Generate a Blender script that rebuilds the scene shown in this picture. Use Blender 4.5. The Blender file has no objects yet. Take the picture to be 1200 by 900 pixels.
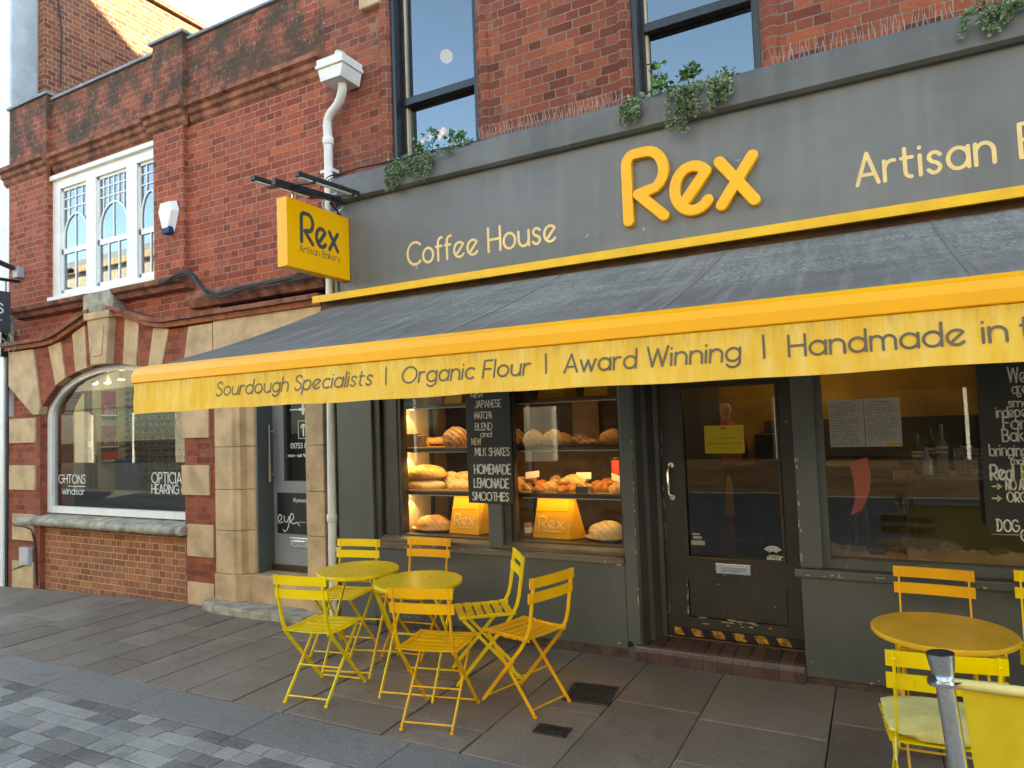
import bpy, bmesh, math, random
from math import sin, cos, pi, radians, sqrt
from mathutils import Vector, Matrix

rnd = random.Random(11)
sc = bpy.context.scene
COL = sc.collection

# ------------------------------------------------------------------ camera
CAM = Vector((0.0, -4.8536, 1.767))
RIGHT = Vector((0.88121, 0.47138, -0.03565))
UP = Vector((0.05655, -0.03023, 0.99794))
FWD = Vector((-0.46933, 0.88141, 0.05329))
cd = bpy.data.cameras.new('camera')
cam = bpy.data.objects.new('camera', cd)
COL.objects.link(cam)
m = Matrix((RIGHT, UP, -FWD)).transposed().to_4x4()
m.translation = CAM
cam.matrix_world = m
cd.sensor_width = 36.0
cd.lens = 24.0
cd.clip_end = 500
sc.camera = cam

# ------------------------------------------------------------------ light
SUN_DIR = Vector((0.82, 0.57, 0.63)).normalized()
w = bpy.data.worlds.new('World')
sc.world = w
w.use_nodes = True
wn = w.node_tree
wn.nodes.clear()
wo = wn.nodes.new('ShaderNodeOutputWorld')
bg = wn.nodes.new('ShaderNodeBackground')
sky = wn.nodes.new('ShaderNodeTexSky')
sky.sky_type = 'NISHITA'
sky.sun_disc = False
sky.sun_elevation = math.asin(SUN_DIR.z)
sky.sun_rotation = math.atan2(SUN_DIR.x, SUN_DIR.y)
sky.air_density = 0.6
sky.dust_density = 0.3
sky.ozone_density = 2.0
bg.inputs['Strength'].default_value = 0.12
wn.links.new(sky.outputs[0], bg.inputs['Color'])
wn.links.new(bg.outputs[0], wo.inputs['Surface'])
sd = bpy.data.lights.new('sun', 'SUN')
sd.energy = 4.0
sd.angle = radians(0.5)
sd.color = (1.0, 0.92, 0.80)
sun = bpy.data.objects.new('sun', sd)
COL.objects.link(sun)
sun.rotation_euler = SUN_DIR.to_track_quat('Z', 'Y').to_euler()
sun.location = (10, 10, 20)

sc.view_settings.view_transform = 'Standard'
sc.view_settings.look = 'None'
sc.view_settings.gamma = 1.0
sc.view_settings.exposure = 3.42
sc.view_settings.use_white_balance = True
sc.view_settings.white_balance_temperature = 8400
sc.view_settings.white_balance_tint = -6
sc.view_settings.use_curve_mapping = False
sc.render.engine = 'CYCLES'
cy = sc.cycles
cy.use_denoising = True
cy.max_bounces = 8
cy.diffuse_bounces = 4
cy.glossy_bounces = 4
cy.transparent_max_bounces = 12
cy.sample_clamp_indirect = 6.0
cy.caustics_reflective = False
cy.caustics_refractive = False


# ------------------------------------------------------------------ helpers
def gz(x):
    """height of the pavement: the street falls gently to the left"""
    t = min(0.0, x + 1.5)
    return max(-0.0023 * t * t, -0.3)


def at(u, v, y):
    """point on the plane y seen at photo pixel (u, v) of 1200x900"""
    d = RIGHT * ((u - 600) / 800.0) - UP * ((v - 450) / 800.0) + FWD
    return CAM + d * ((y - CAM.y) / d.y)


def root_of(o):
    while o.parent:
        o = o.parent
    return o


class MB:
    def __init__(s):
        s.v = []
        s.f = []

    def add(s, vs, fs):
        k = len(s.v)
        s.v += [tuple(p) for p in vs]
        s.f += [tuple(i + k for i in f) for f in fs]
        return s

    def box(s, x0, x1, y0, y1, z0, z1):
        return s.add([(x0, y0, z0), (x1, y0, z0), (x1, y1, z0), (x0, y1, z0),
                      (x0, y0, z1), (x1, y0, z1), (x1, y1, z1), (x0, y1, z1)],
                     [(0, 3, 2, 1), (4, 5, 6, 7), (0, 1, 5, 4), (1, 2, 6, 5), (2, 3, 7, 6), (3, 0, 4, 7)])

    def room(s, x0, x1, y0, y1, z0, z1):
        """five inner faces of a room, open to the front"""
        return s.add([(x0, y0, z0), (x1, y0, z0), (x1, y1, z0), (x0, y1, z0),
                      (x0, y0, z1), (x1, y0, z1), (x1, y1, z1), (x0, y1, z1)],
                     [(0, 3, 2, 1), (4, 5, 6, 7), (1, 2, 6, 5), (2, 3, 7, 6), (3, 0, 4, 7)])

    def prism(s, pts, axis, a, b):
        """pts in the plane across axis ('x': (y,z), 'y': (x,z), 'z': (x,y)), pushed from a to b"""
        def P(p, t):
            return {'x': (t, p[0], p[1]), 'y': (p[0], t, p[1]), 'z': (p[0], p[1], t)}[axis]
        n = len(pts)
        vs = [P(p, a) for p in pts] + [P(p, b) for p in pts]
        fs = [tuple(range(n)), tuple(range(2 * n - 1, n - 1, -1))]
        fs += [(i, i + n, (i + 1) % n + n, (i + 1) % n) for i in range(n)]
        return s.add(vs, fs)

    def quad(s, a, b, c, d):
        return s.add([a, b, c, d], [(0, 1, 2, 3)])

    def tube(s, pts, r, n=8, r2=None):
        pts = [Vector(p) for p in pts]
        rings = []
        nrm = None
        for i, p in enumerate(pts):
            t = (pts[min(i + 1, len(pts) - 1)] - pts[max(i - 1, 0)])
            t.normalize()
            if nrm is None:
                nrm = t.orthogonal().normalized()
            else:
                nrm = (nrm - t * nrm.dot(t))
                if nrm.length < 1e-5:
                    nrm = t.orthogonal()
                nrm.normalize()
            bn = t.cross(nrm)
            rr = r if r2 is None else r + (r2 - r) * i / (len(pts) - 1)
            rings.append([p + nrm * (rr * cos(2 * pi * k / n)) + bn * (rr * sin(2 * pi * k / n)) for k in range(n)])
        vs = [q for rg in rings for q in rg]
        fs = []
        for i in range(len(pts) - 1):
            for k in range(n):
                fs.append((i * n + k, i * n + (k + 1) % n, (i + 1) * n + (k + 1) % n, (i + 1) * n + k))
        fs.append(tuple(range(n - 1, -1, -1)))
        fs.append(tuple(range((len(pts) - 1) * n, len(pts) * n)))
        return s.add(vs, fs)

    def bar(s, p, q, wdt, hgt, up=(0, 0, 1)):
        p, q, up = Vector(p), Vector(q), Vector(up)
        t = (q - p).normalized()
        a = t.cross(up)
        if a.length < 1e-4:
            a = t.cross(Vector((0, 1, 0)))
        a.normalize()
        b = a.cross(t)
        c = [(-.5, -.5), (.5, -.5), (.5, .5), (-.5, .5)]
        vs = [e + a * (wdt * i) + b * (hgt * j) for e in (p, q) for i, j in c]
        return s.add(vs, [(0, 1, 2, 3), (7, 6, 5, 4), (0, 4, 5, 1), (1, 5, 6, 2), (2, 6, 7, 3), (3, 7, 4, 0)])

    def flatbar(s, pts, wx, th):
        """flat steel strip bent along pts in a plane of constant x: wide across x by wx"""
        pts = [Vector(p) for p in pts]
        vs = []
        for i, p in enumerate(pts):
            t = (pts[min(i + 1, len(pts) - 1)] - pts[max(i - 1, 0)]).normalized()
            nn = Vector((0, -t.z, t.y))
            ax = Vector((1, 0, 0))
            for a, b in ((-.5, -.5), (.5, -.5), (.5, .5), (-.5, .5)):
                vs.append(p + ax * (wx * a) + nn * (th * b))
        fs = [(0, 1, 2, 3)]
        for i in range(len(pts) - 1):
            for k in range(4):
                fs.append((i * 4 + k, i * 4 + (k + 1) % 4, (i + 1) * 4 + (k + 1) % 4, (i + 1) * 4 + k))
        e = (len(pts) - 1) * 4
        fs.append((e + 3, e + 2, e + 1, e))
        return s.add(vs, fs)

    def lathe(s, prof, c=(0, 0, 0), n=24, axis='z'):
        c = Vector(c)
        vs = []
        for r, z in prof:
            for k in range(n):
                a = 2 * pi * k / n
                o = {'z': (r * cos(a), r * sin(a), z), 'y': (r * cos(a), z, r * sin(a)), 'x': (z, r * cos(a), r * sin(a))}[axis]
                vs.append(c + Vector(o))
        fs = []
        for i in range(len(prof) - 1):
            for k in range(n):
                fs.append((i * n + k, i * n + (k + 1) % n, (i + 1) * n + (k + 1) % n, (i + 1) * n + k))
        fs.append(tuple(range(n - 1, -1, -1)))
        fs.append(tuple(range((len(prof) - 1) * n, len(prof) * n)))
        return s.add(vs, fs)

    def wall(s, x0, x1, z0, z1, y0, y1, holes=()):
        """slab in the x-z plane from y0 (front) to y1 with rectangular holes (x0,x1,z0,z1)"""
        xs = sorted(set([x0, x1] + [h for q in holes for h in q[:2] if x0 < h < x1]))
        zs = sorted(set([z0, z1] + [h for q in holes for h in q[2:] if z0 < h < z1]))

        def solid(i, j):
            if i < 0 or j < 0 or i >= len(xs) - 1 or j >= len(zs) - 1:
                return False
            cx, cz = (xs[i] + xs[i + 1]) / 2, (zs[j] + zs[j + 1]) / 2
            return not any(q[0] < cx < q[1] and q[2] < cz < q[3] for q in holes)
        for i in range(len(xs) - 1):
            for j in range(len(zs) - 1):
                if not solid(i, j):
                    continue
                a, b, c, d = xs[i], xs[i + 1], zs[j], zs[j + 1]
                s.quad((a, y0, c), (b, y0, c), (b, y0, d), (a, y0, d))
                s.quad((b, y1, c), (a, y1, c), (a, y1, d), (b, y1, d))
                if not solid(i - 1, j):
                    s.quad((a, y1, c), (a, y0, c), (a, y0, d), (a, y1, d))
                if not solid(i + 1, j):
                    s.quad((b, y0, c), (b, y1, c), (b, y1, d), (b, y0, d))
                if not solid(i, j - 1):
                    s.quad((a, y1, c), (b, y1, c), (b, y0, c), (a, y0, c))
                if not solid(i, j + 1):
                    s.quad((a, y0, d), (b, y0, d), (b, y1, d), (a, y1, d))
        return s

    def stroke(s, pts, wd, fn, dep, d0=0.0):
        """round-ended ribbon along 2D pts, width wd, standing dep proud; fn(u, w, d) -> 3D"""
        pts = [Vector(p) for p in pts]
        q = [pts[0]]
        for p in pts[1:]:
            if (p - q[-1]).length > 1e-5:
                q.append(p)
        pts = q
        if len(pts) == 1:
            pts = [pts[0], pts[0] + Vector((1e-3, 0))]
        h = wd / 2
        N = len(pts)
        L, Rr = [], []
        for i in range(N):
            t = pts[min(i + 1, N - 1)] - pts[max(i - 1, 0)]
            t.normalize()
            nn = Vector((-t.y, t.x))
            L.append(pts[i] + nn * h)
            Rr.append(pts[i] - nn * h)
        if N > 5 and (pts[0] - pts[-1]).length < 1e-4:
            # closed ring: no caps
            pp = pts[:-1]
            n = len(pp)
            L, Rr = [], []
            for i in range(n):
                t = (pp[(i + 1) % n] - pp[i - 1]).normalized()
                nn = Vector((-t.y, t.x))
                L.append(pp[i] + nn * h)
                Rr.append(pp[i] - nn * h)
            vs = [fn(p.x, p.y, d0 + dep) for p in L + Rr] + [fn(p.x, p.y, d0) for p in L + Rr]
            F = []
            for i in range(n):
                j = (i + 1) % n
                F += [(i, j, n + j, n + i), (i, 2 * n + i, 2 * n + j, j), (n + i, n + j, 3 * n + j, 3 * n + i)]
            return s.add(vs, F)
        t1 = (pts[-1] - pts[-2]).normalized()
        t0 = (pts[0] - pts[1]).normalized()

        def cap(c, t):
            a0 = math.atan2(t.y, t.x)
            return [c + Vector((cos(a0 - pi / 2 + pi * k / 6), sin(a0 - pi / 2 + pi * k / 6))) * h for k in range(1, 6)]
        fs = []
        F = []
        # front and back sheets as quads plus caps
        c1 = cap(pts[-1], t1)
        c0 = cap(pts[0], t0)
        loop = Rr + c1 + L[::-1] + c0
        n = len(loop)
        vs = [fn(p.x, p.y, d0 + dep) for p in loop] + [fn(p.x, p.y, d0) for p in loop]
        nr, nc = N, len(c1)
        for i in range(N - 1):
            a, b = i, i + 1
            la, lb = nr + nc + (N - 1 - i), nr + nc + (N - 2 - i)
            F.append((a, b, lb, la))
        F.append(tuple([nr - 1] + list(range(nr, nr + nc)) + [nr + nc]))
        F.append(tuple([nr + nc + N - 1] + list(range(nr + nc + N, n)) + [0]))
        F += [(i, i + n, (i + 1) % n + n, (i + 1) % n) for i in range(n)]
        return s.add(vs, F)

    def build(s, name, mat, parent=None, local=False, smooth=False, bevel=0.0, recalc=True, seg=2):
        me = bpy.data.meshes.new(name)
        vs = s.v
        if parent is not None and not local:
            l = root_of(parent).location
            vs = [(a - l.x, b - l.y, c - l.z) for a, b, c in vs]
        me.from_pydata(vs, [], s.f)
        if recalc:
            bm = bmesh.new()
            bm.from_mesh(me)
            bmesh.ops.recalc_face_normals(bm, faces=bm.faces)
            bm.to_mesh(me)
            bm.free()
        o = bpy.data.objects.new(name, me)
        COL.objects.link(o)
        for mm in (mat if isinstance(mat, (list, tuple)) else [mat]):
            me.materials.append(mm)
        if smooth:
            me.polygons.foreach_set('use_smooth', [True] * len(me.polygons))
            try:
                me.set_sharp_from_angle(angle=radians(40))
            except Exception:
                pass
        if bevel:
            b = o.modifiers.new('bevel', 'BEVEL')
            b.width = bevel
            b.segments = seg
            b.limit_method = 'ANGLE'
            b.angle_limit = radians(35)
        if parent is not None:
            o.parent = parent
        return o


def tag(o, label, cat, group=None, kind=None):
    o['label'] = label
    o['category'] = cat
    if group:
        o['group'] = group
    if kind:
        o['kind'] = kind
    return o


def thing(name, label, cat, loc=(0, 0, 0), rz=0.0, group=None):
    o = bpy.data.objects.new(name, None)
    COL.objects.link(o)
    o.location = loc
    o.rotation_euler = (0, 0, rz)
    o.empty_display_size = 0.1
    return tag(o, label, cat, group)


def struct(o):
    o['kind'] = 'structure'
    return o


def copy_tree(o, parent=None):
    c = o.copy()
    COL.objects.link(c)
    if parent:
        c.parent = parent
    for ch in [x for x in bpy.data.objects if x.parent == o]:
        copy_tree(ch, c)
    return c


# ------------------------------------------------------------------ materials
class NT:
    def __init__(s, name):
        s.m = bpy.data.materials.new(name)
        s.m.use_nodes = True
        s.t = s.m.node_tree
        s.t.nodes.clear()
        s.out = s.n('ShaderNodeOutputMaterial')

    def n(s, ty, **kw):
        nd = s.t.nodes.new(ty)
        for k, v in kw.items():
            setattr(nd, k, v)
        return nd

    def l(s, a, b):
        s.t.links.new(a, b)

    def pos(s):
        return s.n('ShaderNodeNewGeometry').outputs['Position']

    def objc(s):
        return s.n('ShaderNodeTexCoord').outputs['Object']

    def noise(s, vec, scale, detail=4, rough=.6, stretch=None):
        if stretch:
            mp = s.n('ShaderNodeMapping')
            s.l(vec, mp.inputs[0])
            mp.inputs['Scale'].default_value = stretch
            vec = mp.outputs[0]
        nd = s.n('ShaderNodeTexNoise')
        s.l(vec, nd.inputs['Vector'])
        nd.inputs['Scale'].default_value = scale
        nd.inputs['Detail'].default_value = detail
        nd.inputs['Roughness'].default_value = rough
        return nd.outputs['Fac']

    def ramp(s, fac, stops):
        r = s.n('ShaderNodeValToRGB')
        el = r.color_ramp.elements
        while len(el) > 1:
            el.remove(el[-1])
        for i, (p, c) in enumerate(stops):
            e = el[0] if i == 0 else el.new(p)
            e.position = p
            e.color = (*c, 1) if len(c) == 3 else c
        s.l(fac, r.inputs[0])
        return r.outputs['Color']

    def rng(s, fac, a, b, c=0., d=1.):
        r = s.n('ShaderNodeMapRange')
        s.l(fac, r.inputs[0])
        for i, v in enumerate((a, b, c, d)):
            r.inputs[i + 1].default_value = v
        return r.outputs[0]

    def mix(s, fac, a, b, mode='MIX'):
        nd = s.n('ShaderNodeMix', data_type='RGBA', blend_type=mode)
        if isinstance(fac, (int, float)):
            nd.inputs[0].default_value = fac
        else:
            s.l(fac, nd.inputs[0])
        for i, c in ((6, a), (7, b)):
            if isinstance(c, tuple):
                nd.inputs[i].default_value = (*c, 1)
            else:
                s.l(c, nd.inputs[i])
        return nd.outputs[2]

    def math(s, op, a, b=None):
        nd = s.n('ShaderNodeMath', operation=op)
        for i, c in ((0, a), (1, b)):
            if c is None:
                continue
            if isinstance(c, (int, float)):
                nd.inputs[i].default_value = c
            else:
                s.l(c, nd.inputs[i])
        return nd.outputs[0]

    def bump(s, h, strength=.3, dist=.01, nrm=None):
        b = s.n('ShaderNodeBump')
        b.inputs['Strength'].default_value = strength
        b.inputs['Distance'].default_value = dist
        s.l(h, b.inputs['Height'])
        if nrm is not None:
            s.l(nrm, b.inputs['Normal'])
        return b.outputs[0]

    def princ(s, col, rough=.6, metal=0., nrm=None, spec=.5, coat=0.):
        p = s.n('ShaderNodeBsdfPrincipled')
        if isinstance(col, tuple):
            p.inputs['Base Color'].default_value = (*col, 1)
        else:
            s.l(col, p.inputs['Base Color'])
        if isinstance(rough, (int, float)):
            p.inputs['Roughness'].default_value = rough
        else:
            s.l(rough, p.inputs['Roughness'])
        p.inputs['Metallic'].default_value = metal
        p.inputs['Specular IOR Level'].default_value = spec
        p.inputs['Coat Weight'].default_value = coat
        if nrm is not None:
            s.l(nrm, p.inputs['Normal'])
        s.l(p.outputs[0], s.out.inputs[0])
        return p


def plain(name, col, rough=.6, metal=0., var=.12, scale=6., bump=.06, bscale=60., spec=.5, chips=None, coords='obj', stretch=None, streak=0.):
    t = NT(name)
    v = t.objc() if coords == 'obj' else t.pos()
    nz = t.noise(v, scale, 5, .6, stretch)
    a = tuple(max(0, c * (1 - var * 1.6)) for c in col)
    b = tuple(min(1, c * (1 + var * 1.6)) for c in col)
    c = t.ramp(nz, [(.28, a), (.5, col), (.74, b)])
    if streak:
        st = t.noise(v, 9., 3, .5, (1, 1, .08))
        c = t.mix(t.rng(st, .5, .75, 0, streak), c, tuple(min(1, x * 1.5 + .02) for x in col))
    dr_ = .012 if metal else .035
    rg = t.rng(t.noise(v, scale * 3, 3), .3, .7, max(0, rough - dr_), min(1, rough + dr_))
    if chips:
        cc, thr, cs = chips
        ch = t.noise(v, cs, 4, .65)
        c = t.mix(t.rng(ch, thr, thr + .01), c, cc)
    bp = t.bump(t.noise(v, bscale, 3), bump, .004)
    t.princ(c, rg, metal, bp, spec)
    return t.m


def brick_mat(name, c1, c2, mortar, dirt=None, bump=.5, header=True, moss=False, scale=1.0):
    t = NT(name)
    g = t.n('ShaderNodeNewGeometry')
    sx = t.n('ShaderNodeSeparateXYZ')
    t.l(g.outputs['Position'], sx.inputs[0])
    sn = t.n('ShaderNodeSeparateXYZ')
    t.l(g.outputs['True Normal'], sn.inputs[0])
    ax = t.math('GREATER_THAN', t.math('ABSOLUTE', sn.outputs[0]), .6)
    mx = t.n('ShaderNodeMix', data_type='FLOAT')
    t.l(ax, mx.inputs[0])
    t.l(sx.outputs[0], mx.inputs[2])
    t.l(sx.outputs[1], mx.inputs[3])
    # wobble the joints a little
    wob = t.rng(t.noise(g.outputs['Position'], 14., 2), 0, 1, -.005, .005)
    wob2 = t.rng(t.noise(g.outputs['Position'], 19., 2), 0, 1, -.005, .005)
    cb = t.n('ShaderNodeCombineXYZ')
    t.l(t.math('ADD', t.math('ADD', mx.outputs[0], 40.0), wob), cb.inputs[0])
    t.l(t.math('ADD', t.math('ADD', sx.outputs[2], 3.0), wob2), cb.inputs[1])
    b = t.n('ShaderNodeTexBrick')
    t.l(cb.outputs[0], b.inputs['Vector'])
    b.offset = .5
    b.offset_frequency = 2
    b.squash = .5 if header else 1.0
    b.squash_frequency = 2
    b.inputs['Scale'].default_value = scale
    b.inputs['Mortar Size'].default_value = .0048
    b.inputs['Mortar Smooth'].default_value = .25
    b.inputs['Bias'].default_value = 0.
    b.inputs['Brick Width'].default_value = .225
    b.inputs['Row Height'].default_value = .075
    b.inputs['Color1'].default_value = (0, 0, 0, 1)
    b.inputs['Color2'].default_value = (1, 1, 1, 1)
    b.inputs['Mortar'].default_value = (.5, .5, .5, 1)
    dark = tuple(x * .6 for x in c1)
    hot = (min(1, c2[0] * 1.25), c2[1] * 1.3, c2[2] * 1.1)
    bc = t.ramp(b.outputs['Color'], [(0.0, dark), (.10, tuple(x * .82 for x in c1)), (.3, c1), (.5, tuple((p + q) / 2 for p, q in zip(c1, c2))), (.85, c2), (1.0, hot)])
    n1 = t.noise(g.outputs['Position'], 45., 5, .7)
    bc = t.mix(t.rng(n1, .35, .75, 0, .55), bc, tuple(x * .55 for x in c1))
    n2 = t.noise(g.outputs['Position'], 2.2, 4, .6)
    bc = t.mix(t.rng(n2, .42, .75, 0, .4), bc, tuple(min(1, x * 1.35 + .04) for x in c1))
    n3 = t.noise(g.outputs['Position'], 1.1, 5, .7)
    bc = t.mix(t.rng(n3, .52, .72, 0, .45), bc, tuple(x * .38 for x in c1))
    n4 = t.noise(g.outputs['Position'], 4.3, 6, .75)
    bc = t.mix(t.rng(n4, .58, .72, 0, .38), bc, (.36, .27, .23))
    mn = t.noise(g.outputs['Position'], 6., 4)
    mc = t.mix(mn, tuple(x * .45 for x in mortar), tuple(min(1, x * 1.25) for x in mortar))
    c = t.mix(b.outputs['Fac'], bc, mc)
    if dirt:
        # soot lies in patches with their own shape between two heights
        z0, z1, dc, amt = dirt
        band = t.rng(sx.outputs[2], z0, z0 + .25)
        dn = t.noise(g.outputs['Position'], 3.4, 6, .72)
        k = t.math('MULTIPLY', t.rng(dn, .36, .56), t.math('MULTIPLY', band, amt))
        c = t.mix(k, c, dc)
        ln = t.noise(g.outputs['Position'], 22., 4, .7)
        kk = t.math('MULTIPLY', t.rng(ln, .63, .70), t.math('MULTIPLY', band, .75))
        c = t.mix(kk, c, (.42, .40, .36))
    h = t.math('SUBTRACT', t.math('MULTIPLY', n1, .35), b.outputs['Fac'])
    t.princ(c, .88, 0, t.bump(h, bump, .012), .25)
    return t.m


def glass_mat(name, f0=.05, tint=(1, 1, 1), dirt=0.03):
    t = NT(name)
    g = t.n('ShaderNodeNewGeometry')
    dt = t.n('ShaderNodeVectorMath', operation='DOT_PRODUCT')
    t.l(g.outputs['Incoming'], dt.inputs[0])
    t.l(g.outputs['Normal'], dt.inputs[1])
    c = t.math('SUBTRACT', 1.0, t.math('ABSOLUTE', dt.outputs['Value']))
    f = t.math('ADD', f0, t.math('MULTIPLY', t.math('POWER', c, 5.0), 1 - f0))
    tr = t.n('ShaderNodeBsdfTransparent')
    tr.inputs[0].default_value = (*tint, 1)
    gl = t.n('ShaderNodeBsdfGlossy')
    gl.inputs['Roughness'].default_value = .004
    wv = t.bump(t.noise(g.outputs['Position'], 1.6, 2), .03, .01)
    t.l(wv, gl.inputs['Normal'])
    ms = t.n('ShaderNodeMixShader')
    t.l(f, ms.inputs[0])
    t.l(tr.outputs[0], ms.inputs[1])
    t.l(gl.outputs[0], ms.inputs[2])
    df = t.n('ShaderNodeBsdfDiffuse')
    df.inputs[0].default_value = (.5, .5, .5, 1)
    m2 = t.n('ShaderNodeMixShader')
    t.l(t.rng(t.noise(g.outputs['Position'], 5., 5, .7), .45, .8, dirt * .3, dirt), m2.inputs[0])
    t.l(ms.outputs[0], m2.inputs[1])
    t.l(df.outputs[0], m2.inputs[2])
    t.l(m2.outputs[0], t.out.inputs[0])
    return t.m


def emit_mat(name, col, st):
    t = NT(name)
    e = t.n('ShaderNodeEmission')
    e.inputs[0].default_value = (*col, 1)
    e.inputs[1].default_value = st
    t.l(e.outputs[0], t.out.inputs[0])
    return t.m


def island_mat(name, stops, rough=.8, grain=(40., .35), bump=.35, big=(1.2, .25)):
    """stone pieces: one shade per loose piece, with grain and worn patches"""
    t = NT(name)
    g = t.n('ShaderNodeNewGeometry')
    c = t.ramp(g.outputs['Random Per Island'], stops)
    gr = t.noise(g.outputs['Position'], grain[0], 5, .75)
    c = t.mix(t.rng(gr, .3, .75, 0, grain[1]), c, tuple(x * .4 for x in stops[0][1]))
    bn = t.noise(g.outputs['Position'], big[0], 5, .65)
    c = t.mix(t.rng(bn, .42, .72, 0, big[1]), c, tuple(min(1, x * 1.5 + .02) for x in stops[-1][1]))
    gb = t.noise(g.outputs['Position'], 7., 6, .7)
    c = t.mix(t.rng(gb, .55, .75, 0, .35), c, tuple(x * .5 for x in stops[0][1]))
    vo = t.n('ShaderNodeTexVoronoi')
    t.l(g.outputs['Position'], vo.inputs['Vector'])
    vo.inputs['Scale'].default_value = 2.6
    gum = t.math('LESS_THAN', vo.outputs['Distance'], .035)
    c = t.mix(t.math('MULTIPLY', gum, .55), c, tuple(x * .35 for x in stops[0][1]))
    st = t.noise(g.outputs['Position'], 2.3, 6, .75)
    c = t.mix(t.rng(st, .56, .66, 0, .4), c, tuple(x * .45 for x in stops[0][1]))
    sp = t.noise(g.outputs['Position'], 130., 2, .5)
    sp2 = t.noise(g.outputs['Position'], 85., 3, .8)
    c = t.mix(t.rng(sp2, .50, .64, 0, .32), c, tuple(min(1, x * 2.1) for x in stops[1][1]))
    c = t.mix(t.rng(sp, .66, .72, 0, .4), c, (.42, .40, .37))
    rr = t.rng(bn, .3, .7, rough - .18, rough + .08)
    h = t.math('ADD', t.math('MULTIPLY', gb, 1.0), t.math('MULTIPLY', gr, .3))
    t.princ(c, rr, 0, t.bump(h, bump, .012), .4)
    return t.m


RED = brick_mat('red_brick', (.275, .062, .036), (.40, .098, .052), (.37, .25, .195), dirt=(5.3, 6.3, (.05, .045, .032), .88))
REDC = brick_mat('old_red_brick', (.185, .050, .031), (.315, .084, .044), (.23, .185, .15))
PLINTH = brick_mat('sunlit_plinth_brick', (.30, .11, .052), (.42, .165, .075), (.55, .42, .28))  # brick lightened and warmed in colour to suggest a patch of sun
PLINTHD = plain('grimy_brick_plinth', (.085, .055, .04), .85, var=.4, scale=12, bump=.3, bscale=25, coords='pos')
GABLE = brick_mat('gable_brick', (.20, .065, .035), (.31, .105, .05), (.42, .33, .26))
RUBBED = brick_mat('rubbed_brick', (.25, .066, .038), (.33, .088, .048), (.30, .12, .08), bump=.2)
ORANGEB = plain('moulded_brick', (.30, .09, .045), .85, var=.35, scale=9, bump=.25, bscale=30, coords='pos')
STRING = plain('weathered_string_brick', (.22, .085, .055), .9, var=.5, scale=7, bump=.4, bscale=25, coords='pos')
STONE = plain('bath_stone', (.52, .365, .215), .85, var=.2, scale=3.5, bump=.3, bscale=30, coords='pos')
STONEG = plain('grey_stone', (.33, .30, .24), .88, var=.35, scale=8, bump=.35, bscale=30, coords='pos')
WHITE = plain('white_paint', (.78, .78, .77), .45, var=.05, scale=4, bump=.04)
WHITED = plain('white_render', (.74, .75, .75), .75, var=.1, scale=2.5, bump=.1, coords='pos', chips=((.45, .5, .45), .7, 3.))
GREYR = plain('grey_render', (.44, .47, .50), .8, var=.15, scale=3, bump=.1, coords='pos')
PAINT = plain('slate_paint', (.096, .104, .10), .42, var=.13, scale=1.6, bump=.05, bscale=25, coords='pos', streak=.1,
              chips=((.42, .38, .32), .715, 12.))
PAINTF = plain('slate_fascia_paint', (.132, .142, .150), .48, var=.16, scale=1.1, bump=.04, bscale=25, coords='pos', streak=.28,
               chips=((.27, .28, .28), .70, 4.5))
PAINTC = plain('slate_cornice_paint', (.098, .104, .104), .5, var=.2, scale=2.5, bump=.08, bscale=25, coords='pos', streak=.3, chips=((.30, .29, .27), .70, 6.))
PAINTB = plain('brown_black_paint', (.052, .047, .040), .4, var=.25, scale=3, bump=.06, bscale=25, coords='pos',
               chips=((.40, .33, .25), .71, 14.))
SILLM = plain('worn_sill_wood', (.13, .10, .075), .6, var=.5, scale=5, bump=.3, bscale=20, coords='pos', stretch=(.4, 1, 3))
DOORM = plain('worn_door_paint', (.042, .038, .032), .4, var=.2, scale=2.5, bump=.06, bscale=22, coords='pos', chips=((.5, .46, .40), .70, 11.))
BLACK = plain('black_paint', (.018, .018, .02), .35, var=.2, bump=.05)
SASHM = plain('black_sash_paint', (.02, .02, .023), .3, var=.2, bump=.05)
CHALKB = plain('chalkboard', (.022, .021, .02), .6, var=.35, scale=3., bump=.05)
CHALK = plain('chalk', (.70, .68, .63), .95, var=.3, scale=40., bump=.3)
CHALKY = plain('yellow_chalk', (.66, .62, .36), .95, var=.3, scale=40., bump=.3)
YSIGN = plain('yellow_sign_paint', (.90, .41, .003), .35, var=.04, scale=2, bump=.02)
YLET = plain('yellow_letter_paint', (.90, .43, .003), .35, var=.05, scale=3, bump=.02)
CREAMLET = plain('cream_gold_letter_paint', (.80, .58, .24), .45, var=.08, scale=5, bump=.03)
YTRIM = plain('yellow_trim_paint', (.82, .46, .012), .4, var=.1, scale=5, bump=.05, coords='pos', chips=((.12, .08, .03), .76, 14.))
GREYLET = plain('grey_lettering', (.12, .105, .075), .6, var=.1, bump=.03)
SIGNLET = plain('dark_sign_lettering', (.05, .055, .045), .5, var=.1, bump=.02)
LEMON = plain('skylit_chair_paint', (.93, .66, .014), .36, var=.10, scale=5, bump=.03, chips=((.38, .22, .06), .685, 42.))  # yellow chair paint, coloured as lit by open sky
AMBER = plain('warmlit_chair_paint', (.90, .44, .010), .38, var=.10, scale=5, bump=.03, chips=((.32, .17, .05), .685, 42.))  # same chair paint with warm awning light put into the colour
TABLE_SKYLIT = plain('skylit_table_paint', (.88, .62, .018), .3, var=.07, scale=5, bump=.03)  # table yellow, coloured as lit by open sky
TABLE_WARMLIT = plain('warmlit_table_paint', (.80, .43, .03), .35, var=.09, scale=6, bump=.03)  # same table paint, warm light under the awning mixed into its yellow
CUSH = plain('pale_yellow_cushion', (.86, .72, .24), .9, var=.15, scale=6, bump=.3, bscale=120)
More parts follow.
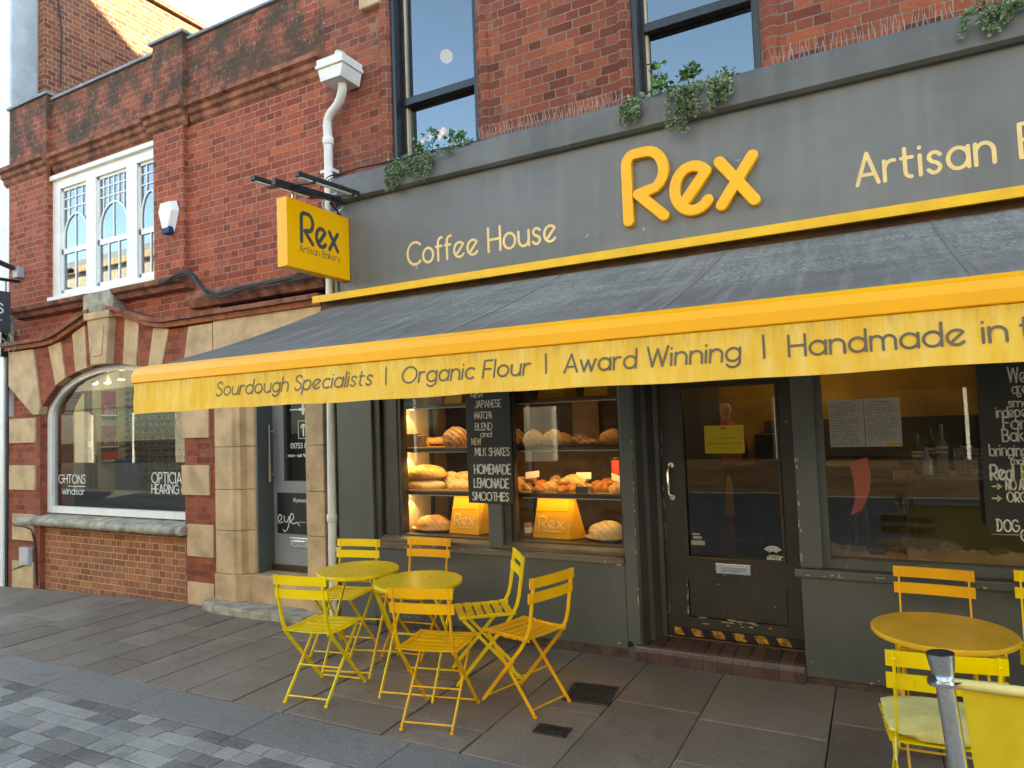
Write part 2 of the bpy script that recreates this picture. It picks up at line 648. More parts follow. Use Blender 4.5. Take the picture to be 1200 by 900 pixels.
STEEL = plain('brushed_steel', (.80, .79, .77), .27, metal=1., var=.015, bump=.0)
CHROME = plain('chrome', (.8, .8, .8), .12, metal=1., var=.01, bump=.0)
PVC = plain('white_drainpipe', (.72, .70, .67), .4, var=.1, scale=3, bump=.03)
CABLE = plain('black_cable', (.02, .02, .022), .6, var=.3, bump=.1)
DKIRON = plain('black_iron', (.02, .02, .021), .45, var=.3, scale=12, bump=.1)
GREYDOOR = plain('grey_door_paint', (.25, .275, .30), .4, var=.06, scale=2, bump=.03, coords='pos')
GREYDARK = plain('slate_reveal_paint', (.11, .13, .14), .45, var=.08, scale=2, bump=.03, coords='pos')
LEADM = plain('lead_coping', (.20, .22, .26), .6, var=.25, scale=6, bump=.15, coords='pos')
INT_D = plain('dark_interior', (.035, .026, .02), .8, var=.3, scale=1.5, bump=.05, coords='pos')
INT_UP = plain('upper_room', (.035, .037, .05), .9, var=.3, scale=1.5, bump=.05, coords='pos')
OCHRE = plain('ochre_wall', (.40, .24, .05), .8, var=.2, scale=1.5, bump=.05, coords='pos')
CREAM = plain('cream_panel', (.62, .52, .38), .7, var=.08, scale=3, bump=.05, coords='pos')
CREAMW = plain('pale_shop_wall', (.40, .38, .28), .8, var=.1, scale=1.5, bump=.05, coords='pos')
WOODF = plain('dark_wood', (.06, .035, .02), .5, var=.4, scale=4, bump=.15, coords='pos', stretch=(.3, 1, 4))
BROWNW = plain('hood_underside_wood', (.11, .05, .018), .7, var=.3, scale=5, bump=.15, coords='pos')
PAPERB = plain('brown_paper', (.36, .22, .11), .85, var=.25, scale=5, bump=.4, bscale=14)
PAPERY = plain('yellow_paper', (.74, .36, .010), .6, var=.12, scale=4, bump=.6, bscale=9)
PAPERW = plain('white_paper', (.74, .72, .68), .8, var=.06, scale=4, bump=.06)
INK = plain('printed_ink', (.09, .09, .09), .8, var=.2)
VINYL = plain('white_vinyl', (.74, .76, .74), .6, var=.08)
REDP = plain('red_plastic', (.60, .06, .04), .4, var=.1)
NAVY = plain('navy_upholstery', (.008, .035, .16), .7, var=.2)
PINKP = plain('pink_poster', (.33, .05, .13), .5, var=.5, scale=8)
SKIN = plain('skin', (.52, .27, .19), .5, var=.06)
SHIRT = plain('dusty_red_shirt', (.42, .09, .09), .85, var=.12)
TROUS = plain('dark_trousers', (.03, .03, .04), .85, var=.12)
LEAF1 = plain('sedum_leaf', (.20, .27, .17), .7, var=.45, scale=12, bump=.1)
LEAF2 = plain('green_leaf', (.07, .17, .03), .6, var=.45, scale=12, bump=.1)
PETALW = plain('white_petal', (.78, .70, .68), .7, var=.1)
PETALB = plain('blue_petal', (.10, .33, .52), .7, var=.2)
STEMM = plain('plant_stem', (.12, .12, .05), .8)
CERAM = plain('white_ceramic', (.72, .69, .62), .3, var=.04)
DISPLAY_GLASS = glass_mat('shop_glass', .045, (.97, .97, .96), .03)
DOOR_GLASS = glass_mat('door_glass', .07, (.7, .7, .7), .02)
W3_GLASS = glass_mat('cafe_window_glass', .09, (.85, .85, .84), .05)
SASH_GLASS = glass_mat('sash_glass', .26, (.5, .52, .55), .02)
OPT_SASH_GLASS = glass_mat('optician_sash_glass', .30, (.5, .52, .55), .02)
OPT_GLASS = glass_mat('optician_shop_glass', .11, (.62, .64, .60), .02)
LAMP_WARM = emit_mat('warm_lamp', (1, .72, .38), 2.5)
LAMP_WHITE = emit_mat('white_spot_lamp', (1, .95, .85), 5.)
LAMP_GLOBE = emit_mat('globe_lamp', (1, .66, .30), .085)


def mix_bread(name, dark, mid, light, flour=.5, slash=True):
    t = NT(name)
    v = t.objc()
    n = t.noise(v, 9., 5, .65)
    c = t.ramp(n, [(.25, dark), (.48, mid), (.72, light)])
    if slash:
        wv = t.n('ShaderNodeTexWave', wave_type='BANDS', bands_direction='DIAGONAL')
        t.l(v, wv.inputs[0])
        wv.inputs['Scale'].default_value = 9.
        wv.inputs['Distortion'].default_value = 2.5
        wv.inputs['Detail'].default_value = 2.
        c = t.mix(t.rng(wv.outputs['Fac'], .72, .9, 0, flour), c, (.70, .55, .36))
    n2 = t.noise(v, 30., 4, .7)
    c = t.mix(t.rng(n2, .5, .75, 0, flour), c, (.72, .58, .40))
    t.princ(c, .6, 0, t.bump(n2, .5, .01), .4)
    return t.m


CRUST = mix_bread('golden_crust', (.30, .12, .03), (.50, .25, .07), (.62, .38, .14), .35)
CRUSTD = mix_bread('dark_crust', (.10, .04, .015), (.24, .10, .03), (.42, .22, .08), .5)
FLOUR = mix_bread('floured_crust', (.35, .20, .10), (.55, .38, .20), (.70, .55, .36), .7)
PASTRY = mix_bread('glazed_pastry', (.14, .035, .008), (.36, .11, .02), (.58, .28, .07), .10, False)


def awning_mat():
    t = NT('dark_awning_canvas')
    v = t.pos()
    sx = t.n('ShaderNodeSeparateXYZ')
    t.l(v, sx.inputs[0])
    big = t.noise(v, 1.1, 5, .65, (.7, 1.6, 1))
    fine = t.noise(v, 48., 4, .85)
    mid = t.noise(v, 2.6, 6, .75, (.6, 1.4, 1))
    c = t.ramp(big, [(.3, (.105, .099, .092)), (.55, (.145, .138, .127)), (.75, (.21, .20, .182))])
    # pale lichen: thick on the weathered middle and right, thin at the left end and the front edge
    zone = t.math('MULTIPLY', t.rng(sx.outputs[0], -3.9, -2.2, .12, 1.0), t.rng(sx.outputs[1], -1.65, -1.05, .12, 1.0))
    k = t.math('MULTIPLY', t.rng(fine, .46, .60), t.math('MULTIPLY', zone, t.rng(mid, .40, .60, .05, 1.0)))
    c = t.mix(t.math('MULTIPLY', k, .85), c, (.44, .44, .36))
    # weathered paler in long drips running down it
    dr = t.noise(v, 5., 4, .6, (3.2, .25, .25))
    c = t.mix(t.rng(dr, .48, .70, 0, .6), c, (.27, .26, .24))
    bd = t.noise(v, 21., 3, .6)
    c = t.mix(t.rng(bd, .72, .74, 0, .6), c, (.5, .5, .47))
    t.princ(c, .85, 0, t.bump(t.noise(v, 14., 4), .25, .01), .2)
    return t.m


def valance_mat():
    t = NT('yellow_valance_canvas')
    v = t.pos()
    st = t.noise(v, 9., 5, .65, (1.6, 1, .35))
    fi = t.noise(v, 80., 3, .8, (1, 1, .3))
    c = t.ramp(st, [(.3, (.90, .52, .05)), (.5, (.96, .62, .09)), (.7, (.97, .71, .22))])
    c = t.mix(t.rng(fi, .45, .75, 0, .3), c, (.80, .60, .22))
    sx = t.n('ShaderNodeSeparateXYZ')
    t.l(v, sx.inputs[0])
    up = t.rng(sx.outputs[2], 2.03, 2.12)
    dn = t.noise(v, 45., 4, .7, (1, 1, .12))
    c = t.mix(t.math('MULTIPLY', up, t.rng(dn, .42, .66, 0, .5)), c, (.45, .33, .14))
    p = t.princ(c, .8, 0, t.bump(st, .25, .01), .3)
    tl = t.n('ShaderNodeBsdfTranslucent')
    t.l(c, tl.inputs[0])
    ms = t.n('ShaderNodeMixShader')
    ms.inputs[0].default_value = .15
    t.l(p.outputs[0], ms.inputs[1])
    t.l(tl.outputs[0], ms.inputs[2])
    t.l(ms.outputs[0], t.out.inputs[0])
    return t.m


AWN = awning_mat()
VAL = valance_mat()
SLAB = island_mat('york_stone', [(0, (.140, .110, .085)), (.35, (.180, .144, .113)), (.7, (.21, .170, .134)), (1, (.25, .206, .164))], .74, (38., .4), .5, (1.1, .38))
KERBM = island_mat('granite_kerb', [(0, (.165, .152, .138)), (.5, (.195, .18, .163)), (1, (.235, .218, .198))], .9, (70., .6), .35, (1.0, .2))
SETT = island_mat('granite_sett', [(0, (.095, .090, .085)), (.3, (.16, .152, .142)), (.6, (.25, .238, .22)), (1, (.36, .343, .315))], .92, (70., .5), .5, (1.4, .2))
STEPB = island_mat('engineering_brick', [(0, (.055, .035, .035)), (.5, (.085, .05, .046)), (1, (.12, .065, .05))], .5, (40., .3), .3, (2., .2))
GROUT = plain('joint_grout', (.055, .048, .040), .95, var=.3, scale=20, bump=.3, coords='pos')
ASPH = plain('far_paving', (.12, .12, .12), .9, var=.25, scale=3, bump=.3, coords='pos')


# ------------------------------------------------------------------ round monoline lettering
def A(cx, cy, rx, ry, a0, a1, n=None):
    n = n or max(4, int(abs(a1 - a0) / 14))
    return [(cx + rx * cos(radians(a0 + (a1 - a0) * i / n)), cy + ry * sin(radians(a0 + (a1 - a0) * i / n))) for i in range(n + 1)]


def SP(*p):
    """smooth line through points"""
    p = list(p)
    q = [p[0]] + p + [p[-1]]
    out = []
    for i in range(1, len(q) - 2):
        for k in range(6):
            t = k / 6
            o = []
            for c in (0, 1):
                a, b, d, e = q[i - 1][c], q[i][c], q[i + 1][c], q[i + 2][c]
                o.append(.5 * (2 * b + (d - a) * t + (2 * a - 5 * b + 4 * d - e) * t * t + (3 * b - a - 3 * d + e) * t ** 3))
            out.append(tuple(o))
    out.append(p[-1])
    return out


r_ = .32
BOWL = A(r_, r_, r_, r_, 0, 360)
X = .64
GL = {
    'a': (X, [BOWL, [(X, X), (X, 0)]]),
    'b': (X, [[(0, 1), (0, 0)], BOWL]),
    'c': (.55, [A(r_, r_, r_, r_, 48, 312)]),
    'd': (X, [BOWL, [(X, 1), (X, 0)]]),
    'e': (.62, [A(r_, r_, r_, r_, -40, -318), [(r_ + r_ * cos(radians(42)), r_ + r_ * sin(radians(42))), (.19, .17)]]),
    'f': (.36, [[(.12, 0), (.12, .76)] + A(.34, .78, .22, .22, 180, 80), [(0, .62), (.34, .62)]]),
    'g': (X, [BOWL, [(X, X), (X, -.02)] + A(.32, -.02, .32, .28, 0, -150)]),
    'h': (.56, [[(0, 1), (0, 0)], [(0, .36)] + A(.28, .36, .28, .28, 180, 0) + [(.56, 0)]]),
    'i': (.02, [[(0, .62), (0, 0)], [(0, .86), (0, .875)]]),
    'j': (.12, [[(.1, .62), (.1, -.1)] + A(-.08, -.1, .18, .18, 0, -90), [(.1, .86), (.1, .875)]]),
    'k': (.5, [[(0, 1), (0, 0)], [(.46, .62), (0, .26)], [(.14, .36), (.5, 0)]]),
    'l': (.02, [[(0, 1), (0, 0)]]),
    'm': (.92, [[(0, X), (0, 0)], [(0, .4)] + A(.23, .4, .23, .24, 180, 0) + [(.46, 0)], [(.46, .4)] + A(.69, .4, .23, .24, 180, 0) + [(.92, 0)]]),
    'n': (.56, [[(0, X), (0, 0)], [(0, .36)] + A(.28, .36, .28, .28, 180, 0) + [(.56, 0)]]),
    'o': (X, [BOWL]),
    'p': (X, [[(0, X), (0, -.3)], BOWL]),
    'q': (X, [[(X, X), (X, -.3)], BOWL]),
    'r': (.36, [[(0, X), (0, 0)], [(0, .34)] + A(.28, .34, .28, .29, 180, 75)]),
    's': (.44, [SP((.41, .54), (.3, .625), (.14, .62), (.05, .5), (.13, .37), (.3, .29), (.40, .17), (.32, .03), (.16, .0), (.02, .1))]),
    't': (.40, [[(.12, .92), (.12, .2)] + A(.3, .2, .18, .2, 180, 275), [(0, .62), (.36, .62)]]),
    'u': (.56, [[(0, .62), (0, .28)] + A(.28, .28, .28, .28, 180, 360) + [(.56, .62)], [(.56, .3), (.56, 0)]]),
    'v': (.52, [[(0, .62), (.26, 0)], [(.26, 0), (.52, .62)]]),
    'w': (.84, [[(0, .62), (.21, 0)], [(.21, 0), (.42, .6)], [(.42, .6), (.63, 0)], [(.63, 0), (.84, .62)]]),
    'x': (.54, [[(0, .62), (.54, 0)], [(0, 0), (.54, .62)]]),
    'y': (.54, [[(0, .62), (.27, 0)], [(.54, .62), (.16, -.3)]]),
    'z': (.5, [[(0, .62), (.5, .62)], [(.5, .62), (0, 0)], [(0, 0), (.5, 0)]]),
    'A': (.74, [[(0, 0), (.37, 1)], [(.37, 1), (.74, 0)], [(.13, .3), (.61, .3)]]),
    'Q': (1.0, [A(.5, .5, .5, .5, 0, 360), [(.62, .3), (.98, -.02)]]),
    'B': (.58, [[(0, 0), (0, 1)], [(0, 1), (.3, 1)] + A(.3, .76, .24, .24, 90, -90) + [(0, .52)], [(.3, .52)] + A(.3, .26, .28, .26, 90, -90) + [(0, 0)]]),
    'C': (.82, [A(.5, .5, .5, .5, 48, 312)]),
    'D': (.74, [[(0, 0), (0, 1)], [(0, 1), (.26, 1)] + A(.26, .5, .48, .5, 90, -90) + [(0, 0)]]),
    'E': (.5, [[(0, 0), (0, 1)], [(0, 1), (.5, 1)], [(0, .5), (.44, .5)], [(0, 0), (.5, 0)]]),
    'F': (.5, [[(0, 0), (0, 1)], [(0, 1), (.5, 1)], [(0, .5), (.44, .5)]]),
    'G': (.9, [A(.5, .5, .5, .5, 48, 360) + [(.56, .5)]]),
    'H': (.68, [[(0, 0), (0, 1)], [(.68, 0), (.68, 1)], [(0, .5), (.68, .5)]]),
    'I': (.02, [[(0, 0), (0, 1)]]),
    'J': (.4, [[(.4, 1), (.4, .24)] + A(.2, .22, .2, .22, 0, -170)]),
    'K': (.6, [[(0, 0), (0, 1)], [(.56, 1), (0, .42)], [(.16, .56), (.6, 0)]]),
    'L': (.46, [[(0, 1), (0, 0)], [(0, 0), (.46, 0)]]),
    'M': (.84, [[(0, 0), (.08, 1)], [(.08, 1), (.42, .2)], [(.42, .2), (.76, 1)], [(.76, 1), (.84, 0)]]),
    'N': (.66, [[(0, 0), (0, 1)], [(0, 1), (.66, 0)], [(.66, 0), (.66, 1)]]),
    'O': (1.0, [A(.5, .5, .5, .5, 0, 360)]),
    'P': (.56, [[(0, 0), (0, 1)], [(0, 1), (.28, 1)] + A(.28, .73, .27, .27, 90, -90) + [(0, .46)]]),
    'R': (.70, [[(0, 0), (0, .84)] + A(.17, .84, .17, .16, 180, 90) + [(.38, 1)] + A(.38, .70, .31, .30, 90, -62) + [(.20, .385)], [(.20, .385), (.66, 0)]]),
    'S': (.56, [SP((.53, .84), (.4, .98), (.2, .99), (.06, .86), (.1, .66), (.28, .54), (.48, .42), (.54, .22), (.42, .04), (.2, .0), (.02, .16))]),
    'T': (.6, [[(0, 1), (.6, 1)], [(.3, 1), (.3, 0)]]),
    'U': (.62, [[(0, 1), (0, .31)] + A(.31, .31, .31, .31, 180, 360) + [(.62, 1)]]),
    'V': (.68, [[(0, 1), (.34, 0)], [(.34, 0), (.68, 1)]]),
    'W': (1.04, [[(0, 1), (.26, 0)], [(.26, 0), (.52, .9)], [(.52, .9), (.78, 0)], [(.78, 0), (1.04, 1)]]),
    'X': (.64, [[(0, 0), (.64, 1)], [(0, 1), (.64, 0)]]),
    'Y': (.64, [[(0, 1), (.32, .5)], [(.64, 1), (.32, .5)], [(.32, .5), (.32, 0)]]),
    '0': (.56, [A(.28, .5, .28, .5, 0, 360)]),
    '1': (.2, [[(0, .8), (.16, 1)], [(.16, 1), (.16, 0)]]),
    '3': (.5, [SP((.03, .86), (.2, 1), (.42, .9), (.42, .64), (.22, .54)), SP((.22, .54), (.46, .44), (.48, .16), (.26, .0), (.02, .12))]),
    '4': (.56, [[(.42, 0), (.42, 1)], [(.42, 1), (0, .3)], [(0, .3), (.56, .3)]]),
    '5': (.5, [[(.44, 1), (.08, 1)], [(.08, 1), (.05, .56)], SP((.05, .56), (.26, .64), (.48, .48), (.46, .16), (.24, .0), (.0, .1))]),
    '7': (.5, [[(0, 1), (.5, 1)], [(.5, 1), (.14, 0)]]),
    '8': (.52, [A(.26, .76, .22, .24, 0, 360), A(.26, .26, .26, .26, 0, 360)]),
    '9': (.52, [A(.26, .74, .26, .26, 0, 360), [(.52, .74), (.42, 0)]]),
    '|': (.02, [[(0, -.05), (0, 1.05)]]),
    '-': (.3, [[(0, .4), (.3, .4)]]),
    '.': (.02, [[(0, 0), (0, .012)]]),
    '+': (.3, [[(0, .4), (.3, .4)], [(.15, .25), (.15, .55)]]),
    ' ': (.22, []),
}


def lay(text, gap=.17):
    """strokes of a line of text with cap height 1, and its width"""
    x = 0.
    out = []
    for i, ch in enumerate(text):
        adv, st = GL[ch]
        for s_ in st:
            out.append([(px + x, py) for px, py in s_])
        x += adv + gap
    return out, x - gap


def write(mb, text, cap, wd, fn, dep, x0, z0, x1=None, gap=.17, slant=0., jit=0., wob=None, rot=0.):
    """letters at (x0, z0) on a surface; stretched to end at x1; fn(u, w, d) -> 3D"""
    st, wid = lay(text, gap)
    k = (x1 - x0) / (wid * cap) if x1 is not None else 1.0
    for i, s_ in enumerate(st):
        jx, jz = (rnd.uniform(-jit, jit), rnd.uniform(-jit, jit)) if jit else (0, 0)
        pts = [(x0 + cap * k * (px + slant * py) + jx * cap, z0 + cap * py + jz * cap + rot * cap * k * px) for px, py in s_]
        mb.stroke(pts, wd, fn, dep + .00012 * (i % 9))
    return mb


def scribble(mb, x0, x1, z, h, wd, fn):
    """a line of writing too small to read"""
    x = x0
    k = 0
    while x < x1:
        e = min(x1, x + rnd.uniform(2.2, 5.0) * h)
        n = max(3, int((e - x) / (h * .38)))
        mb.stroke([(x + (e - x) * i / n, z + h * .45 * (i % 2) + rnd.uniform(-.1, .25) * h) for i in range(n + 1)], wd, fn, .0003 + .0001 * (k % 3))
        x = e + h * .7
        k += 1


def onfront(y):
    return lambda u, v, d: (u, y - d, v)


# ------------------------------------------------------------------ ground
def ground():
    nx = 60
    vs, fs = [], []
    xs = [-200, -60, -30] + [-20 + i * .5 for i in range(60)] + [15, 60, 200]
    ys = [-200, -40, -8, 0.6, 40, 200]
    for y in ys:
        for x in xs:
            vs.append((x, y, gz(x) - .035))
    W_ = len(xs)
    for j in range(len(ys) - 1):
        for i in range(W_ - 1):
            fs.append((j * W_ + i, j * W_ + i + 1, (j + 1) * W_ + i + 1, (j + 1) * W_ + i))
    o = MB().add(vs, fs).build('ground', GROUT)
    struct(o)
    # pavement flags
    mb = MB()

    def slab(x0, x1, y0, y1, g=.010, th=.04, jz=.0025):
        dz = [rnd.uniform(-jz, jz) for _ in range(4)]
        gx = [rnd.uniform(g * .4, g * 1.2) for _ in range(4)]
        c = [(x0 + gx[0], y0 + gx[1]), (x1 - gx[2], y0 + gx[1]), (x1 - gx[2], y1 - gx[3]), (x0 + gx[0], y1 - gx[3])]
        e = .006
        k = len(mb.v)
        bot = [(p[0], p[1], gz(p[0]) - th) for p in c]
        mid = [(p[0], p[1], gz(p[0]) + dz[i] - .004) for i, p in enumerate(c)]
        cx, cy_ = (x0 + x1) / 2, (y0 + y1) / 2
        top = [(p[0] + (e if p[0] < cx else -e), p[1] + (e if p[1] < cy_ else -e), gz(p[0]) + dz[i]) for i, p in enumerate(c)]
        f = [(8, 9, 10, 11)]
        for a in range(4):
            b = (a + 1) % 4
            f += [(a, b, 4 + b, 4 + a), (4 + a, 4 + b, 8 + b, 8 + a)]
        mb.add(bot + mid + top, f)
    x = -13.0
    while x < 7:
        wd = rnd.uniform(.40, .47) if x < -3.7 else rnd.uniform(.5, .78)
        y = .02
        while y > -1.70:
            ln = rnd.uniform(.5, 1.05)
            y2 = y - ln
            if y2 < -1.45:
                y2 = -1.70
            slab(x, x + wd, y2, y, .008 if x < -2.6 else .004)
            y = y2
        x += wd
    struct(mb.build('pavement', SLAB))
    mb2 = MB()
    mb = mb2
    x = -13.3
    while x < 7:
        wd = rnd.uniform(.85, 1.15)
        slab(x, x + wd, -2.05, -1.70, .004)
        x += wd
    struct(mb.build('kerb', KERBM))
    mb = MB()
    y = -2.055
    while y > -5.6:
        rw = rnd.choice((.10, .11, .12))
        x = -13.6 + rnd.uniform(0, .3)
        while x < 4:
            wd = rnd.choice((.15, .2, .22, .26, .3))
            slab(x, x + wd, y - rw, y, .0035, .04, .003)
            x += wd
        y -= rw
    struct(mb.build('road', SETT))
    far = MB()
    for a, b, c, d in ((-40, 40, -16, -5.65),):
        n = 40
        for i in range(n):
            u0, u1 = a + (b - a) * i / n, a + (b - a) * (i + 1) / n
            far.quad((u0, c, gz(u0) - .004), (u1, c, gz(u1) - .004), (u1, d, gz(u1) - .004), (u0, d, gz(u0) - .004))
    struct(far.build('street_paving', ASPH))


ground()


def drain_cover(name, label, cx, cy_, wx, wy, rot, pattern):
    z = gz(cx) + .006
    t = thing(name, label, 'drain cover', (cx, cy_, z), rot)
    MB().box(-wx / 2, wx / 2, -wy / 2, wy / 2, -.03, .002).build('frame', DKIRON, t, local=True, bevel=.003)
    g = MB()
    n = pattern
    for i in range(n):
        for j in range(n):
            a, b = -wx / 2 + .02 + (wx - .04) * i / n, -wy / 2 + .02 + (wy - .04) * j / n
            if (i + j) % 2 == 0:
                g.box(a + .004, a + (wx - .04) / n - .004, b + .004, b + (wy - .04) / n - .004, .002, .007)
            else:
                g.box(a + .004, a + (wx - .04) / n - .004, b + (wy - .04) / n * .4, b + (wy - .04) / n * .6, .002, .006)
    g.build('tread', DKIRON, t, local=True)


drain_cover('drain_cover', 'square iron drain cover in the flags behind the sideways yellow chair', -1.72, -.70, .30, .30, .12, 9)
drain_cover('drain_cover', 'small dark water stopcock lid in the paving near the kerb', -1.73, -1.27, .2, .12, .05, 4)


# ------------------------------------------------------------------ opticians
def optician():
    B = thing('optician_shop', 'two storey red brick opticians with arched shop window and white sash windows', 'building', (-7.4, .1, -.1))
    YF, YP = .10, .04            # wall face and pier face
    # main wall with window, shop arch and door openings
    wz0, wz1, wx0, wx1 = 3.50, 5.16, -9.36, -7.17
    mb = MB().wall(-10.25, -4.58, 3.30, 6.17, YF, .45, [(wx0, wx1, wz0, wz1)])
    mb.build('wall', RED, B)
    # ground floor brick: piers left and right of the arched window and the plinth under it
    MB().box(-10.25, -9.5, YP, .45, -.3, 2.06).build('pier', RUBBED, B)
    MB().box(-6.67, -6.15, YP, .45, -.3, 2.06).build('pier', RUBBED, B)
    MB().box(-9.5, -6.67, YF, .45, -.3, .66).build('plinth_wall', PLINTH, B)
    # spandrel over the arch
    cx, hw, z0, rise = -8.085, 1.415, 1.98, .63
    arc = [(cx + hw * cos(pi * i / 32), z0 + rise * sin(pi * i / 32)) for i in range(33)]
    MB().prism([(-10.25, 2.06), (-9.5, 2.06)] + arc[::-1] + [(-6.67, 2.06), (-6.15, 2.06), (-6.15, 3.30), (-10.25, 3.30)], 'y', YF, .45).build('arch_wall', RED, B)
    def hood_z(x):
        q = abs(x - cx)
        if q > 1.25:
            return 2.93
        return 2.93 + .26 * (cos(pi * min(1, q / 1.25)) * .5 + .5)

    def intr(q):
        return z0 + rise * sqrt(max(0, 1 - (q / hw) ** 2))
    # fan of stone and rubbed brick blocks either side of the keystone
    tops = [.21, .40, .665, .92, 1.195, 1.53]
    bots = [.16, .355, .60, .815, 1.03, 1.36]
    for sgn in (-1, 1):
        for i in range(5):
            k = 'brick' if i % 2 == 0 else 'stone'
            g = .002
            t0_, t1_, b0_, b1_ = tops[i] + g, tops[i + 1] - g, bots[i] + g, bots[i + 1] - g
            pg = [(cx + sgn * b0_, intr(b0_)), (cx + sgn * b1_, intr(b1_)), (cx + sgn * t1_, hood_z(cx + t1_) - .012), (cx + sgn * t0_, hood_z(cx + t0_) - .012)]
            yf = YP - .022 if k == 'stone' else YP - .008
            MB().prism(pg, 'y', yf, YF + .01).build('voussoir', STONE if k == 'stone' else RUBBED, B, bevel=.004)
        xe = 2.12 if sgn < 0 else 1.915
        MB().prism([(cx + sgn * 1.362, intr(1.362)), (cx + sgn * 1.532, 2.915), (cx + sgn * xe, 2.915), (cx + sgn * xe, 2.46), (cx + sgn * 1.53, 2.06), (cx + sgn * 1.40, 2.06)], 'y', YP - .03, YF + .01).build('springer_stone', STONE, B, bevel=.006)
    MB().prism([(cx - .15, 2.60), (cx + .15, 2.60), (cx + .22, 3.18), (cx - .22, 3.18)], 'y', -.06, YF + .01).build('keystone', STONE, B, bevel=.012)
    MB().prism([(cx - .085, 2.70), (cx + .085, 2.70), (cx + .13, 3.06), (cx - .13, 3.06)], 'y', -.072, -.058).build('keystone_panel', STONE, B, bevel=.006)
    MB().box(cx - .25, cx + .25, -.085, YF, 3.14, 3.23).build('keystone_cap', STONE, B, bevel=.012)
    MB().box(cx - .3, cx + .3, -.06, YF, 3.235, 3.46).build('keystone_block', STONEG, B, bevel=.01)
    # hood moulding, swept along the arch
    xs = [-10.28] + [cx - 1.25 + 2.5 * i / 28 for i in range(29)] + [-4.60]
    for (dz0, dz1, yo, mt, nm) in ((.0, .055, -.03, ORANGEB, 'hood_mould'), (.057, .105, -.075, STRING, 'hood_drip')):
        mb = MB()
        for xa, xb in zip(xs[:-1], xs[1:]):
            if cx - .22 < (xa + xb) / 2 < cx + .22:
                if mb.v:
                    mb.build(nm, mt, B)
                mb = MB()
                continue
            za, zb = hood_z(xa), hood_z(xb)
            mb.add([(xa, yo, za + dz0), (xb, yo, zb + dz0), (xb, yo, zb + dz1), (xa, yo, za + dz1),
                    (xa, YF, za + dz0), (xb, YF, zb + dz0), (xb, YF, zb + dz1), (xa, YF, za + dz1)],
                   [(0, 1, 2, 3), (4, 7, 6, 5), (0, 4, 5, 1), (3, 2, 6, 7), (0, 3, 7, 4), (1, 5, 6, 2)])
        mb.build(nm, mt, B)
    # window cornice (first floor sill band)
    for xa, xb in ((-10.02, cx - .3), (cx + .3, -6.55)):
        MB().prism([(YF, 3.33), (.0, 3.345), (-.03, 3.39), (-.085, 3.41), (-.10, 3.46), (-.03, 3.485), (YF, 3.49)], 'x', xa, xb).build('sill_band', STRING, B)
    MB().prism([(YF, 3.10), (.03, 3.11), (-.02, 3.2), (.02, 3.29), (YF, 3.30)], 'x', -6.55, -4.6).build('string_course', STRING, B)
    # upper piers
    MB().box(-10.25, -9.362, YP, YF + .02, 3.49, 6.24).build('pilaster', RED, B)
    MB().box(-7.168, -6.65, YP, YF + .02, 3.49, 6.24).build('pilaster', RED, B)
    # main string course with returns round the piers
    prof = lambda y: [(y + .01, 5.18), (y - .03, 5.22), (y - .035, 5.27), (y - .07, 5.29), (y - .075, 5.34), (y - .12, 5.36), (y - .12, 5.41), (y - .02, 5.45), (y + .01, 5.45)]
    for xa, xb, y in ((-10.34, -9.28, YP), (-9.279, -7.25, YF), (-7.249, -6.57, YP), (-6.569, -4.58, YF)):
        MB().prism(prof(y), 'x', xa, xb).build('cornice', STRING, B)
    # parapet coping
    for xa, xb, y, z in ((-9.31, -7.21, YF, 6.172), (-6.6, -4.55, YF, 6.172), (-10.28, -9.312, YP, 6.242), (-7.208, -6.602, YP, 6.242)):
        MB().box(xa, xb, y - .035, .5, z, z + .035).build('coping', LEADM, B, bevel=.006)
    # quoin stones
    for z0_, z1_ in ((1.70, 2.02), (1.09, 1.41), (.44, .78), (-.22, .17)):
        for xa, xb in ((-10.2, -9.58), (-6.70, -6.255)):
            if z0_ < 1:
                xa, xb = (-10.12, -9.62) if xa < -8 else (-6.62, -6.20)
            MB().box(xa, xb, YP - .022, YP + .01, z0_, z1_).build('quoin_stone', STONE, B, bevel=.006)
    # stone surround of the doorway
    zj = [-.3, .30, .74, 1.16, 1.60, 2.02, 2.35]
    for za, zb in zip(zj[:-1], zj[1:]):
        dw = MB()
        if za < .2:
            dw.prism([(-6.145, .5), (-6.145, -.012), (-5.84, -.012), (-5.80, .03), (-5.68, .11), (-5.68, .5)], 'z', za, zb - .004)
        else:
            dw.prism([(-6.145, .5), (-6.145, .005), (-5.88, .005), (-5.85, .03), (-5.80, .035), (-5.77, .10), (-5.70, .12), (-5.68, .14), (-5.68, .5)], 'z', za, zb - .004)
        dw.build('pillar_block', STONE, B, bevel=.007)
        MB().box(-4.86, -4.63, -.008 if za < .2 else .005, .5, za, zb - .004).build('pillar_block', STONE, B, bevel=.007)
    MB().box(-6.145, -4.62, .0, .5, 2.352, 2.93).build('lintel', STONE, B, bevel=.01)
    MB().box(-5.85, -4.75, -.012, .01, 2.50, 2.80).build('lintel_panel', STONE, B, bevel=.01)
    dpb = MB()
    for k in range(5):
        pass
    # lower blocks of the pillars are a little wider
    # sill of the shop window
    MB().prism([(YF, .66), (-.05, .66), (-.07, .69), (-.07, .72), (-.03, .755), (.2, .79), (.2, .66)], 'x', -9.86, -6.63).build('shop_sill', STONEG, B, bevel=.006)
    # shop window frame: outer ring following the arch
    ix = hw - .10
    outer = [(cx - hw, .80)] + [(cx + hw * cos(pi - pi * i / 32), z0 + rise * sin(pi * i / 32)) for i in range(33)] + [(cx + hw, .80)]
